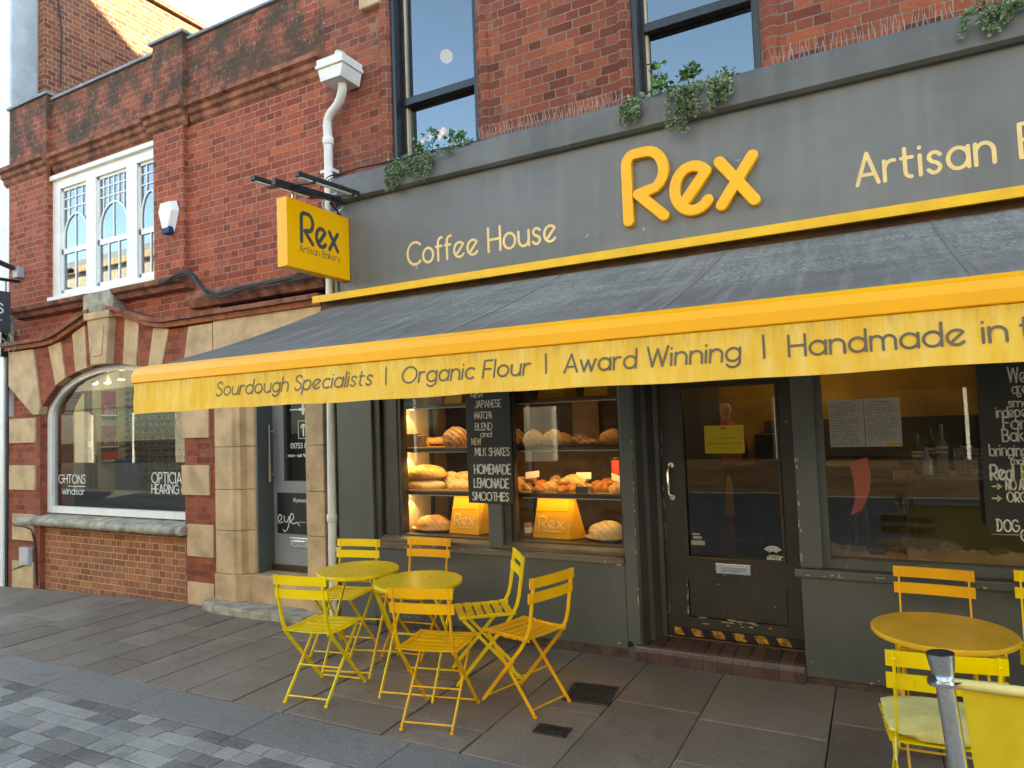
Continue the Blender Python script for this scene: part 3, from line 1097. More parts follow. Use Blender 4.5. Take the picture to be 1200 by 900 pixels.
    inner = [(cx - ix, .88)] + [(cx + ix * cos(pi - pi * i / 32), z0 + (rise - .07) * sin(pi * i / 32)) for i in range(33)] + [(cx + ix, .88)]
    fr = MB()
    n = len(outer)
    for (ya, yb) in ((.13, .2),):
        for i in range(n):
            j = (i + 1) % n
            o0, o1, i0, i1 = outer[i], outer[j], inner[i], inner[j]
            fr.add([(o0[0], ya, o0[1]), (o1[0], ya, o1[1]), (i1[0], ya, i1[1]), (i0[0], ya, i0[1]),
                    (o0[0], yb, o0[1]), (o1[0], yb, o1[1]), (i1[0], yb, i1[1]), (i0[0], yb, i0[1])],
                   [(0, 1, 2, 3), (4, 7, 6, 5), (0, 4, 5, 1), (3, 2, 6, 7)])
    frm = fr.build('shop_window', WHITE, B)
    gv = [(p[0], .17, p[1]) for p in inner]
    MB().add(gv, [tuple(range(len(gv)))]).build('pane', OPT_GLASS, frm)
    lt = MB()
    f = onfront(.166)
    write(lt, 'GHTONS', .105, .011, f, .001, at(69, 566, .166).x, at(76, 566, .166).z, at(100, 566, .166).x, gap=.2)
    lt.box(at(80, 569, .166).x, at(100, 569, .166).x, .164, .166, at(80, 570, .166).z, at(80, 570, .166).z + .008)
    write(lt, 'windsor', .085, .009, f, .001, at(73, 579, .166).x, at(76, 579, .166).z, at(99, 579, .166).x, gap=.2)
    write(lt, 'OPTICIAN', .12, .012, f, .001, at(178, 566, .166).x, at(178, 566, .166).z, at(219, 566, .166).x, gap=.2)
    write(lt, 'HEARING C', .10, .011, f, .001, at(178, 578, .166).x, at(178, 578, .166).z, at(218, 578, .166).x, gap=.2)
    lt.build('window_lettering', VINYL, frm)
    # first floor three-light sash
    F = MB()
    ya, yb = .12, .24
    F.wall(wx0, wx1, wz0, wz1, ya, yb, [(wx0 + .16, -8.62, wz0 + .1, wz1 - .18), (-8.42, -7.80, wz0 + .1, wz1 - .18), (-7.60, wx1 - .02, wz0 + .1, wz1 - .18)])
    F.box(wx0 + .001, wx1 - .001, .075, ya, wz1 - .06, wz1)
    F.box(wx0, wx1, .045, ya, wz0 + .001, wz0 + .06)
    win = F.build('sash_window', WHITE, B, bevel=.006)
    for (a, b, nb) in ((wx0 + .16, -8.62, 4), (-8.42, -7.80, 6), (-7.60, wx1 - .02, 3)):
        zb, zt = wz0 + .1, wz1 - .18
        zm = zb + (zt - zb) * .40
        gb = MB()
        yy0, yy1 = .15, .18
        gb.box(a, b, yy0, yy1 + .03, zm - .035, zm + .035)           # meeting rail
        gb.box(a, b, yy0, yy1, zb, zb + .05)
        gb.box(a, a + .03, yy0, yy1, zb, zt)
        gb.box(b - .03, b, yy0, yy1, zb, zt)
        gb.box(a, b, yy0, yy1, zt - .035, zt)
        # lower sash: two verticals
        nlow = 2 if nb == 6 else 1
        for k in range(1, nlow + 1):
            x_ = a + (b - a) * k / (nlow + 1)
            gb.box(x_ - .011, x_ + .011, yy0 + .004, yy1 + .026, zb + .05, zm - .035)
        # upper sash: small panes above an arched light
        za = zm + (zt - zm) * .62
        for k in range(1, nb):
            x_ = a + (b - a) * k / nb
            zlow = zm
            rr = (b - a) / 2 - .02
            q = abs(x_ - (a + b) / 2)
            zc = zm + .16 + (.30 if nb != 6 else .32) * sqrt(max(0, 1 - (q / rr) ** 2))
            if (nb == 6 and k == 3) or (nb == 4 and k == 2):
                zc = zm
            gb.box(x_ - .008, x_ + .008, yy0 + .004, yy1 - .004, zc, zt - .03)
        for k in (1, 2):
            z_ = zt - (zt - zm) * .155 * k - .01
            gb.box(a + .03, b - .03, yy0 + .006, yy1 - .006, z_ - .008, z_ + .008)
        if nb == 3:
            pa = [(a + (b - a) * .12 + 1.2 * (b - a) * i / 12, zm + .16 + .30 * sqrt(max(0, 1 - ((i / 12 * 1.2 - .9) / 1.05) ** 2))) for i in range(9)]
        pa = [((a + b) / 2 + ((b - a) / 2 - .035) * cos(pi - pi * i / 20), zm + .16 + .31 * sin(pi * i / 20)) for i in range(21)]
        pa = [(pa[0][0], zm)] + pa + [(pa[-1][0], zm)]
        for p, q in zip(pa[:-1], pa[1:]):
            gb.bar((p[0], (yy0 + yy1) / 2, p[1]), (q[0], (yy0 + yy1) / 2, q[1]), .024, .024, (0, 1, 0))
        gb.build('glazing_bars', WHITE, win)
        MB().quad((a, .166, zb), (b, .166, zb), (b, .166, zt), (a, .166, zt)).build('pane', OPT_SASH_GLASS, win)
    # room behind the first floor window, and dark loft above
    rm = MB()
    rm.room(-10.1, -4.75, .46, 4.2, 3.2, 5.6)
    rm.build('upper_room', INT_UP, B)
    # shop interior
    sh = MB()
    sh.room(-10.1, -6.3, .46, 1.6, .05, 2.9)
    sh.build('shop_room', CREAMW, B)
    # recessed entrance
    en = MB()
    en.box(-5.68, -5.655, .13, .62, .22, 2.35)
    en.build('entrance_reveal', GREYDARK, B)
    d = MB().wall(-5.655, -4.86, .36, 2.35, .34, .39, [(-5.50, -4.95, 1.22, 2.28)])
    dr = d.build('entrance_door', GREYDOOR, B, bevel=.006)
    MB().box(-5.655, -4.86, .30, .42, .30, .36).build('threshold', WOODF, dr)
    MB().quad((-5.50, .365, 1.22), (-4.95, .365, 1.22), (-4.95, .365, 2.28), (-5.50, .365, 2.28)).build('pane', DOOR_GLASS, dr)
    ps = MB().box(-5.60, -4.93, .333, .34, .68, 1.10).build('black_poster', BLACK, dr)
    w_ = MB()
    f = onfront(.3325)
    write(w_, '45 peascod street', .036, .0055, f, .0006, -5.37, 1.01, -5.03, gap=.12)
    # the handwritten word eye
    w_.stroke(SP((-5.585, .80), (-5.54, .83), (-5.545, .865), (-5.575, .865), (-5.59, .82), (-5.57, .785), (-5.52, .80)), .011, f, .0007)
    w_.stroke(SP((-5.50, .86), (-5.495, .81), (-5.46, .80), (-5.43, .86), (-5.44, .76), (-5.49, .70), (-5.52, .72)), .010, f, .0008)
    w_.stroke(SP((-5.42, .80), (-5.37, .84), (-5.38, .885), (-5.41, .875), (-5.41, .81), (-5.37, .785), (-5.32, .80), (-5.29, .77)), .011, f, .0009)
    scribble(w_, -5.29, -5.17, .80, .018, .004, f)
    w_.build('poster_lettering', VINYL, dr)
    g_ = MB()
    f = onfront(.364)
    write(g_, '01753 8559', .05, .008, f, .0006, -5.42, 1.56, -5.08, gap=.16)
    write(g_, 'mon - sat 9am - 5', .03, .006, f, .0006, -5.46, 1.47, -5.1, gap=.14)
    for zz in (1.96, 2.10):
        g_.stroke([(-5.42, zz), (-5.06, zz)], .012, f, .0006)
        for q in range(4):
            a_ = q * pi / 2
            g_.stroke([(-5.24, zz), (-5.24 + .045 * cos(a_), zz + .045 * sin(a_))], .03, f, .0007 + .0001 * q)
    for (xa, za, xb, zb) in ((-5.31, 1.66, -5.17, 1.66), (-5.17, 1.66, -5.17, 1.84), (-5.17, 1.84, -5.31, 1.84), (-5.31, 1.84, -5.31, 1.66)):
        g_.stroke([(xa, za), (xb, zb)], .006, f, .0006)
    g_.stroke(A(-5.24, 1.77, .03, .03, 180, 0), .015, f, .0007)
    g_.stroke([(-5.24, 1.69), (-5.24, 1.80)], .02, f, .0008)
    g_.build('glass_lettering', VINYL, dr)
    lb = MB().box(-5.43, -5.16, .328, .342, .545, .645).build('letterbox', STEEL, dr, bevel=.004)
    MB().box(-5.38, -5.21, .32, .33, .58, .615).build('flap', CHROME, lb, bevel=.004)
    hd = MB()
    hd.tube([(-5.60, .24, 1.22), (-5.60, .24, 1.82)], .011, 8)
    hd.tube([(-5.60, .24, 1.30), (-5.60, .34, 1.30)], .008, 6)
    hd.tube([(-5.60, .24, 1.74), (-5.60, .34, 1.74)], .008, 6)
    hd.build('handle', CHROME, dr, smooth=True)
    stp = MB()
    stp.box(-5.68, -4.86, .06, .62, -.1, .30)
    stp.build('doorstep', STONE, B, bevel=.012)
    s2 = MB()
    s2.prism([(-6.28, .0), (-6.2, -.12), (-5.9, -.20), (-5.3, -.22), (-4.75, -.19), (-4.66, .0), (-4.66, .06), (-6.28, .06)], 'z', -.12, .035)
    s2.build('entrance_step', STONEG, B, bevel=.014)
    # wall behind entrance
    MB().box(-6.2, -4.65, .60, .66, -.2, 2.9).build('entrance_back_wall', INT_D, B)
    # side wall and roof so that the house is whole
    MB().box(-10.24, -4.6, .46, 9.0, 5.75, 5.9).build('roof', LEADM, B)
    MB().box(-10.24, -4.6, 8.9, 9.1, -.3, 5.74).build('rear_wall', RED, B)
    MB().box(-10.25, -10.12, .46, 8.9, -.3, 5.74).build('side_wall', RED, B)
    MB().box(-4.72, -4.585, .7, 8.9, -.3, 5.74).build('party_wall', RED, B)
    return B


OPT = optician()


def on_x(u, v, x):
    """point on the plane x seen at photo pixel (u, v)"""
    d = RIGHT * ((u - 600) / 800.0) - UP * ((v - 450) / 800.0) + FWD
    return CAM + d * ((x - CAM.x) / d.x)


def optician_inside():
    # eyewear wall
    t = thing('eyewear_display', 'wall display of rows of dark spectacles behind the opticians window', 'display', (-9.2, 1.5, .1))
    MB().box(-9.98, -7.0, 1.50, 1.54, .25, 2.7).build('back_panel', plain('eyewear_panel', (.24, .23, .16), .7, coords='pos'), t)
    sh, fr = MB(), MB()
    for k in range(17):
        z = .92 + k * .096
        sh.box(-9.95, -7.1, 1.44, 1.50, z - .010, z - .002)
        x = -9.9
        while x < -7.2:
            for q in (0, .058):
                fr.lathe([(.026, -.004), (.026, .004)], (x + q, 1.44, z + .022), 8, 'y')
            x += .15 + rnd.uniform(-.015, .015)
    sh.build('shelves', plain('shelf_grey', (.20, .19, .14), .6), t)
    o = fr.build('spectacles', BLACK, t)
    o['kind'] = 'stuff'
    MB().box(-10.06, -9.99, 1.38, 1.5, .1, 2.8).build('end_post', CREAMW, t)
    xw = -10.08
    for i, (v0, v1) in enumerate(((458, 486), (499, 522))):
        a, b = on_x(119, v0, xw), on_x(142, v1, xw)
        t = thing('poster_panel', ('upper pink and purple product panel hanging in the opticians window', 'lower purple product panel hanging in the opticians window')[i], 'poster', (xw, (a.y + b.y) / 2, b.z))
        MB().box(xw - .01, xw + .02, a.y, b.y, b.z, a.z).build('panel', PINKP, t, bevel=.004)
        bt = MB()
        for k in range(6):
            bt.lathe([(.022, 0), (.022, .09), (.010, .10), (.010, .13)], (xw + .05, a.y + .03 + (b.y - a.y - .06) * k / 5, b.z), 8)
        bt.build('bottles', plain('bottle_mauve', (.30, .22, .32), .3), t, smooth=True)
        MB().box(xw - .01, xw + .09, a.y - .01, b.y + .01, b.z - .02, b.z - .001).build('shelf', WHITE, t)
    a, b = on_x(119, 530, xw), on_x(140, 538, xw)
    t = thing('red_box_file', 'low red box below the purple panels in the opticians window', 'box', (xw, a.y, b.z))
    MB().box(xw - .01, xw + .06, a.y, b.y, b.z, a.z).build('carton', REDP, t, bevel=.004)
    MB().box(xw - .01, xw + .08, a.y, b.y, b.z - .02, b.z - .001).build('shelf', WHITE, t)
    p = on_x(103, 500, xw)
    t = thing('shop_column', 'dark upright post on the side wall of the opticians shop', 'post', (xw, p.y, .1))
    MB().box(xw - .02, xw + .04, p.y - .04, p.y + .04, .05, 2.88).build('post', WOODF, t)
    MB().box(xw + .04, xw + .05, p.y - .03, p.y + .03, 1.6, 1.68).build('switch_plate', WHITE, t)
    p = at(131, 560, .95)
    t = thing('display_chair', 'dark blue upholstered chair inside the opticians window', 'chair', (p.x, .95, .05))
    x = p.x
    MB().box(x - .27, x + .27, .72, 1.2, .55, .70).build('seat', NAVY, t, bevel=.03)
    MB().box(x - .27, x + .27, 1.14, 1.26, .65, 1.42).build('backrest', NAVY, t, bevel=.03)
    for xa in (-.22, .22):
        for yb in (.78, 1.14):
            MB().tube([(x + xa, yb, .05), (x + xa, yb, .56)], .018, 6).build('leg', CHROME, t)
    t = thing('car_reflection_desk', 'dark low desk standing in for a reflected car behind the bottom of the opticians window', 'desk', (-8.2, .7, .05))  # desk added where the glass mirrors a dark car
    MB().box(-9.7, -6.6, .50, .82, .98, 1.03).build('top', BLACK, t, bevel=.01)
    MB().box(-9.65, -6.65, .54, .8, .06, .98).build('front', BLACK, t)
    t = thing('desk_chair', 'black swivel chair at the left behind the opticians window', 'chair', (-9.4, 1.0, .05))
    p = at(95, 552, 1.0)
    MB().box(p.x - .3, p.x + .34, .95, 1.06, .8, 1.50).build('backrest', BLACK, t, bevel=.05)
    MB().box(p.x - .28, p.x + .3, .7, 1.1, .62, .72).build('seat', BLACK, t, bevel=.03)
    MB().tube([(p.x, .9, .05), (p.x, .9, .62)], .03, 8).build('stem', CHROME, t)
    for i, (u, v) in enumerate(((111, 448), (126, 447), (142, 443))):
        q = at(u, v, .8)
        x, y, z = q
        t = thing('spotlight', ('leftmost lit ceiling spotlight in the opticians window', 'middle lit ceiling spotlight in the opticians window', 'rightmost lit ceiling spotlight in the opticians window')[i], 'lamp', (x, y, z))
        MB().tube([(x, y, 2.89), (x, y, z + .07)], .010, 6).build('stem', WHITE, t)
        MB().lathe([(.02, .08), (.045, .02), (.045, -.02)], (x, y, z), 12).build('shade', WHITE, t, smooth=True)
        MB().lathe([(.036, -.021), (.034, -.026), (.004, -.03)], (x, y, z), 12).build('bulb', LAMP_WHITE, t)
        ld = bpy.data.lights.new('spotlight_light', 'POINT')
        ld.energy = .7
        ld.color = (1, .88, .66)
        ld.shadow_soft_size = .04
        lo = bpy.data.objects.new('spotlight_light', ld)
        lo.location = (0, 0, -.08)
        COL.objects.link(lo)
        lo.parent = t


optician_inside()


# alarm box
def alarm():
    c = at(197, 253, .0)
    t = thing('alarm_box', 'white burglar alarm box on the brick pier beside the sash window', 'alarm', (c.x, .04, c.z))
    pts = [(-.10, .17), (.10, .17), (.145, .05), (.06, -.19), (-.06, -.19), (-.145, .05)]
    vs = [(p[0], 0, p[1]) for p in pts] + [(p[0] * .78, -.085, p[1] * .8 + .005) for p in pts]
    n = 6
    fs = [tuple(range(n)), tuple(range(2 * n - 1, n - 1, -1))] + [(i, i + n, (i + 1) % n + n, (i + 1) % n) for i in range(n)]
    MB().add(vs, fs).build('cover', WHITE, t, local=True, bevel=.01)
    MB().prism([(-.055, -.205), (.055, -.205), (.07, -.13), (-.07, -.13)], 'y', -.08, -.004).build('strobe_lens', NAVY, t, local=True, bevel=.006)


alarm()


# wall box and its cables on the left pier
def wall_bits():
    t = thing('meter_box', 'small grey electrical box with a cable at the foot of the left brick pier', 'electrical box', (-9.75, .04, .23))
    MB().box(-.11, .10, -.07, .0, -.09, .13).build('cover', plain('grey_plastic', (.45, .45, .45), .5), t, local=True, bevel=.012)
    mb = MB()
    mb.tube([(-.43, -.005, .44), (-.3, -.02, .40), (-.05, -.02, .39), (.10, -.02, .36), (.17, -.02, .2), (.19, -.02, -.05), (.2, -.01, -.34)], .013, 6)
    mb.tube([(.0, -.02, -.09), (-.2, -.02, -.14), (-.42, -.01, -.20)], .011, 6)
    mb.build('cable', CABLE, t, local=True)
    # cable bundle along the string course
    c = MB()
    base = [at(*p, -.10) for p in ((186, 332), (196, 327), (212, 321), (224, 321), (232, 331), (245, 344), (262, 345), (280, 339), (300, 334), (330, 329), (352, 323), (368, 318))]
    for k in range(4):
        pp = [p + Vector((0, rnd.uniform(-.012, .012), rnd.uniform(-.022, .022) + .01 * k - .015)) for p in base]
        sm = SPn(pp)
        c.tube(sm, .011, 6)
    o = c.build('cable_bundle', CABLE)
    tag(o, 'sagging bundle of black cables over the string course of the opticians', 'cable')


def SPn(p):
    q = [p[0]] + list(p) + [p[-1]]
    out = []
    for i in range(1, len(q) - 2):
        for k in range(5):
            t = k / 5
            a, b, d, e = q[i - 1], q[i], q[i + 1], q[i + 2]
            out.append(.5 * (2 * b + (d - a) * t + (2 * a - 5 * b + 4 * d - e) * t * t + (3 * b - a - 3 * d + e) * t ** 3))
    out.append(p[-1])
    return out


wall_bits()


# ------------------------------------------------------------------ neighbours
def neighbours():
    B = thing('white_house', 'white painted building at the far left edge beside the brick opticians', 'building', (-13, .1, -.2))
    MB().box(-18, -10.285, .05, 10, -.3, 11).build('wall', WHITED, B)
    MB().box(-10.284, -10.26, .07, .38, 6.28, 11).build('side_render', GREYR, B)
    sf = MB()
    sf.box(-16, -10.31, .0, .049, -.28, 2.9)
    sf.build('shopfront', WHITE, B, bevel=.01)
    MB().box(-16, -10.33, -.05, .048, 2.9, 3.35).build('fascia', WHITE, B, bevel=.02)
    pp = MB()
    for k in range(4):
        pp.box(-10.75 - k * .9, -10.5 - k * .9, -.02, .0, .1, 2.7)
    pp.build('pilaster_panel', WHITE, B, bevel=.01)
    MB().tube([(-10.272, .03, -.25), (-10.272, .03, 3.0)], .018, 8).build('downpipe', BLACK, B, smooth=True)
    MB().prism([(-10.30, 2.86), (-10.25, 2.86), (-10.23, 3.2), (-10.32, 3.2)], 'y', -.06, .045).build('hopper', BLACK, B)
    # brick gable rising behind the opticians parapet
    G = thing('brick_gable', 'tall brick gable wall rising behind the opticians parapet, half in sun', 'building', (-11, 4, 5.9))
    prof = [(.38, 5.9), (.38, 9.0), (1.2, 9.0), (2.2, 9.02), (3.6, 9.02), (9.0, 9.02), (9.0, 5.9)]
    MB().prism([(.40, 5.92), (.40, 9.6), (1.6, 9.6), (1.6, 8.82), (9.0, 8.80), (9.0, 5.92)], 'x', -10.26, -10.10).build('wall', GABLE, G)
    MB().box(-10.36, -10.04, 1.55, 9.05, 8.825, 8.92).build('coping', GABLE, G, bevel=.02)
    MB().tube([(-10.07, .55, 9.6), (-10.07, .55, 8.2), (-10.07, .62, 7.6), (-10.07, .6, 6.8)], .012, 5).build('cable', CABLE, G)

    # unseen brick row right of the cafe, lengthened to keep sun off the street
    R_ = thing('sun_block_terrace', 'unseen plain brick row to the right of the cafe, stretched to block the sun', 'building', (9, .2, 0))
    MB().box(5.2, 42, .15, 9, -.3, 11.5).build('wall', REDC, R_)

    # houses over the road: only their reflections and bounced light are seen
    cols = [((.42, .38, .33), 8.2), ((.50, .45, .37), 7.4), ((.44, .40, .36), 8.6), ((.36, .27, .22), 7.8)]
    x = -34.
    labs = ['sandstone coloured house opposite, reflected at the far left', 'tan rendered house opposite, reflected in the sash window',
            'tall cream house opposite, reflected in the cafe glass', 'pale tan house opposite, reflected at the far right']
    gm = glass_mat('opposite_glass', .2, (.2, .2, .22), .02)
    for i, (c, h) in enumerate(cols):
        wd = 13.
        H = thing('opposite_house', labs[i], 'building', (x + wd / 2, -10.6, -.1), 0, 'houses across the street')
        m_ = plain('render_' + str(i), c, .85, var=.15, scale=1.5, coords='pos')
        holes = []
        for k in range(4):
            a = x + 1.2 + k * 3.1
            holes.append((a, a + 1.3, 4.2, 6.2))
        for k in range(2):
            a = x + .8 + k * 6.1
            holes.append((a, a + 5.2, .3, 2.7))
        MB().wall(x, x + wd - .05, -.3, h, -11.0, -10.5, holes).build('wall', m_, H)
        MB().box(x, x + wd - .05, -11.0, -10.35, h + .002, h + .25).build('cornice', STONE, H, bevel=.03)
        MB().box(x + .4, x + wd - .45, -10.499, -10.42, 2.8, 3.5).build('shop_fascia', [PAINT, GREYDARK, NAVY, BLACK][i], H)
        MB().box(x, x + wd - .05, -12.2, -12.0, -.3, h).build('back_wall', INT_D, H)
        MB().box(x, x + wd - .06, -10.495, -10.40, -.3, .72).build('stall_riser', [PAINTB, BLACK, WOODF, PAINTB][i], H)  # dark base added to dim the sunlit strip mirrored in the cafe glass
        for hx0, hx1, hz0, hz1 in holes:
            fr = MB().wall(hx0, hx1, hz0, hz1, -10.7, -10.62, [(hx0 + .07, (hx0 + hx1) / 2 - .03, hz0 + .07, hz1 - .07), ((hx0 + hx1) / 2 + .03, hx1 - .07, hz0 + .07, hz1 - .07)]).build('window', WHITE, H)
            MB().quad((hx0, -10.66, hz0), (hx1, -10.66, hz0), (hx1, -10.66, hz1), (hx0, -10.66, hz1)).build('pane', gm, fr)
        MB().prism([(-11.0, h + .26), (-13.5, h + 1.9), (-16, h + .26)], 'x', x + .02, x + wd - .08).build('roof', LEADM, H)
        x += wd


neighbours()


# left hanging sign of the white building
def left_sign():
    t = thing('hanging_sign', 'dark projecting sign at the far left edge, cut off by the photo', 'sign', (-10.0, -.5, 3.4))
    xs = -10.0
    p1 = at(13, 342, .0)
    y1 = -.075
    MB().box(xs - .03, xs + .03, -1.05, y1, 3.155, 3.69).build('panel', plain('charcoal_sign', (.045, .045, .055), .5), t, bevel=.006)
    l = MB()
    f = lambda u, v, d: (xs + .03 + d, u, v)
    write(l, 'S', .12, .016, f, .002, -.24, 3.40, -.165, gap=.2)
    write(l, 'r', .06, .01, f, .002, -.21, 3.27, -.18, gap=.2)
    l.build('lettering', VINYL, t)
    b = MB()
    b.tube([(xs, -1.15, 3.85), (xs, .05, 3.85)], .022, 8)
    b.tube([(xs, -.12, 3.85), (xs, -.12, 3.69)], .008, 6)
    b.tube([(xs, -.95, 3.85), (xs, -.95, 3.69)], .008, 6)
    b.build('bracket', BLACK, t)
    c = thing('security_camera', 'black security camera bracket on the left brick pier', 'camera', (-9.95, .02, 3.95))
    MB().box(-9.99, -9.86, -.05, .04, 3.88, 4.03).build('junction_box', plain('box_grey', (.3, .3, .3), .5), c, bevel=.01)
    MB().tube([(-9.93, -.06, 4.0), (-9.98, -.38, 4.12)], .035, 8).build('camera_body', BLACK, c, smooth=True)
    p = MB()
    for k in range(40):
        x_, z_ = rnd.uniform(-10.2, -9.9), rnd.uniform(2.98, 3.35)
        l_ = rnd.uniform(.06, .16)
        a_ = rnd.uniform(-.8, .8)
        q = Vector((x_, -.02 - rnd.uniform(0, .06), z_))
        e = q + Vector((l_ * sin(a_), -.03, l_ * cos(a_) * rnd.choice((1, -1))))
        s_ = Vector((.012, 0, .004))
        p.add([q - s_, q + s_, e + s_ * .3, e - s_ * .3], [(0, 1, 2, 3)])
    tag(p.build('wall_weed', LEAF1, recalc=False), 'straggly grey green weed growing on the ledge of the left pier', 'plant')


left_sign()


# ------------------------------------------------------------------ cafe building
CX1 = 5.2


def cafe():
    B = thing('cafe_building', 'grey painted cafe and bakery with yellow lettering and a brick upper floor', 'building', (-1.5, 0, 0))
    YU = .10
    wins = [(-3.80, -2.87), (-1.50, -.57), (.80, 1.73), (3.1, 4.03)]
    WZ0, WZ1 = 4.10, 6.25
    MB().wall(-4.58, CX1, 3.6, 11.0, YU, .5, [(a, b, WZ0, WZ1) for a, b in wins]).build('upper_wall', REDC, B)
    # moulded brick roll at the sides of the windows
    for a, b in wins:
        for x in (a - .065, b + .065):
            MB().tube([(x, YU + .03, 4.0), (x, YU + .03, 6.3)], .06, 12).build('brick_roll', REDC, B, smooth=True)
    MB().box(-4.10, -3.86, .03, .2, 5.68, 5.98).build('capital', STONE, B, bevel=.02)
    # upper sashes
    for a, b in wins:
        ya = .22
        fr = MB().wall(a, b, WZ0, WZ1, ya, ya + .12, [(a + .07, b - .07, WZ0 + .09, 4.73), (a + .07, b - .07, 4.79, WZ1 - .08)])
        fr.box(a + .07, b - .07, ya - .02, ya + .05, 4.725, 4.795)
        fr.box(a, a + .045, ya - .1, ya, WZ0, WZ1)
        fr.box(b - .045, b, ya - .1, ya, WZ0, WZ1)
        wdw = fr.build('sash_window', SASHM, B, bevel=.004)
        pl = MB()
        pl.box(a + .072, a + .09, ya + .02, ya + .06, WZ0 + .09, 4.72)
        pl.box(a + .072, a + .09, ya + .02, ya + .06, 4.80, WZ1 - .08)
        pl.build('pale_bead', CREAM, wdw)
        MB().quad((a, ya + .06, WZ0), (b, ya + .06, WZ0), (b, ya + .06, 4.76), (a, ya + .06, 4.76)).build('pane', SASH_GLASS, wdw)
        MB().quad((a, ya + .04, 4.76), (b, ya + .04, 4.76), (b, ya + .04, WZ1), (a, ya + .04, WZ1)).build('pane', SASH_GLASS, wdw)
        MB().box(a - .02, b + .02, YU - .05, ya + .12, WZ0 - .09, WZ0 - .001).build('sill', STONEG, wdw)
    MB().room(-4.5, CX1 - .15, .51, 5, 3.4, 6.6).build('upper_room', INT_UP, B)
    # roof: unseen side profile, shaped to shade the gable behind the opticians
    MB().prism([(.12, 11.0), (.12, 11.3), (2.9, 14.0), (5.0, 12.5), (5.60, 12.08), (9.5, 12.08), (9.5, 7.0), (.6, 7.0)], 'x', -4.58, CX1).build('roof', REDC, B)
    # body walls
    MB().box(-4.58, -4.50, .5, 9.5, -.3, 6.99).build('side_wall', REDC, B)
    MB().box(CX1 - .1, CX1, .5, 9.5, -.3, 6.99).build('side_wall', REDC, B)
    # fascia and cornice
    fx0 = -4.36
    fa = MB().box(fx0, CX1, -.03, .12, 2.98, 3.90).build('fascia', PAINTF, B)
    lx = MB()
    for s_, x in ((0, fx0), ):
        lx.box(fx0 - .03, fx0 + .0, -.05, .12, 2.98, 3.86)
    lx.build('fascia_end', PAINT, B)
    MB().prism([(.11, 3.84), (-.07, 3.84), (-.10, 3.86), (-.10, 4.045), (-.085, 4.075), (.11, 4.10)], 'x', fx0 - .02, CX1).build('cornice', PAINTC, B, bevel=.004)
    # raised and painted lettering
    L = MB()
    f = onfront(-.03)
    cap = .57
    zb = at(738, 266, -.06).z + .039
    x0, x1 = at(730, 240, -.06).x + .039, at(892, 240, -.06).x - .039
    write(L, 'Rex', cap - .078, .080, f, .045, x0, zb, x1, gap=.17)
    L.build('raised_lettering', YLET, fa, bevel=.008)
    L = MB()
    L2_ = MB()
    write(L, 'Coffee House', .195, .021, f, .002, at(478, 310, -.03).x, at(478, 312, -.03).z + .005, at(652, 283, -.03).x, gap=.2)
    a0 = at(1005, 219, -.03)
    a1 = at(1166, 194, -.03)
    write(L2_, 'Artisan', .195, .023, f, .002, a0.x, a0.z + .008, a1.x, gap=.22)
    write(L2_, 'Bakery', .195, .023, f, .002, at(1194, 185, -.03).x + .012, a0.z + .008, at(1194, 185, -.03).x + .72, gap=.22)
    L.build('painted_lettering', CREAMLET, fa)
    L2_.build('painted_lettering', CREAMLET, fa)
    # shopfront below
    MB().box(-4.45, -4.04, .0, .30, .0, 2.98).build('pilaster', PAINT, B, bevel=.006)
    MB().box(-4.04, CX1, .03, .3, 2.22, 2.98).build('head_board', PAINTB, B)
    # posts of the display windows
    MB().box(-4.04, -3.97, .03, .2, .70, 2.22).build('window_post', PAINTB, B, bevel=.006)
    MB().box(-3.90, -3.79, .05, .2, .70, 2.22).build('window_post', PAINTB, B, bevel=.006)
    MB().box(-3.97, -3.90, .075, .2, .70, 2.22).build('window_post', PAINT, B, bevel=.006)
    MB().box(-2.845, -2.72, -.005, .17, .74, 2.22).build('mullion', PAINT, B, bevel=.006)
    MB().box(-2.72, -2.655, .03, .17, .74, 2.22).build('mullion', PAINTB, B, bevel=.006)
    MB().box(-1.70, -1.60, .0, .17, .0, 2.22).build('door_post', PAINT, B, bevel=.008)
    for i, (a, b, mt) in enumerate(((-3.79, -2.845, 0), (-2.655, -1.70, 0))):
        fr = MB()
        fr.wall(a, b, .78, 2.22, .06, .12, [(a + .03, b - .03, .80, 2.18)])
        wdw = fr.build('display_window', PAINTB, B, bevel=.003)
        MB().quad((a + .02, .09, .79), (b - .02, .09, .79), (b - .02, .09, 2.19), (a + .02, .09, 2.19)).build('pane', DISPLAY_GLASS, wdw)
    for xa, xb in ((-3.97, -2.846), (-2.719, -1.701)):
        MB().prism([(.14, .795), (.05, .785), (.0, .765), (.0, .735), (.14, .735)], 'x', xa, xb).build('window_sill', SILLM, B, bevel=.004)
    MB().box(-4.04, -1.702, -.02, .14, .68, .734).build('sill_board', SILLM, B, bevel=.006)
    MB().box(-4.04, -1.702, .0, .2, .07, .68).build('stall_riser', PAINT, B, bevel=.004)
    MB().box(-4.5, -1.60, .012, .2, -.05, .068).build('plinth', PLINTHD, B)
    # splayed door jambs
    jb = MB()
    jb.prism([(-1.60, .0), (-1.60, .33), (-1.47, .33), (-1.47, .24), (-1.50, .22), (-1.53, .12), (-1.56, .11), (-1.58, .0)], 'z', .0, 2.22)
    jb.build('door_jamb', PAINTB, B, bevel=.004)
    # right hand part
    MB().box(-.50, -.365, .0, .3, .74, 2.22).build('door_post', PAINT, B, bevel=.008)
    MB().box(-.50, CX1, .0, .2, .045, .682).build('stall_riser', PAINT, B, bevel=.004)
    MB().box(-.535, CX1, -.03, .2, .683, .738).build('ledge', PAINT, B, bevel=.008)
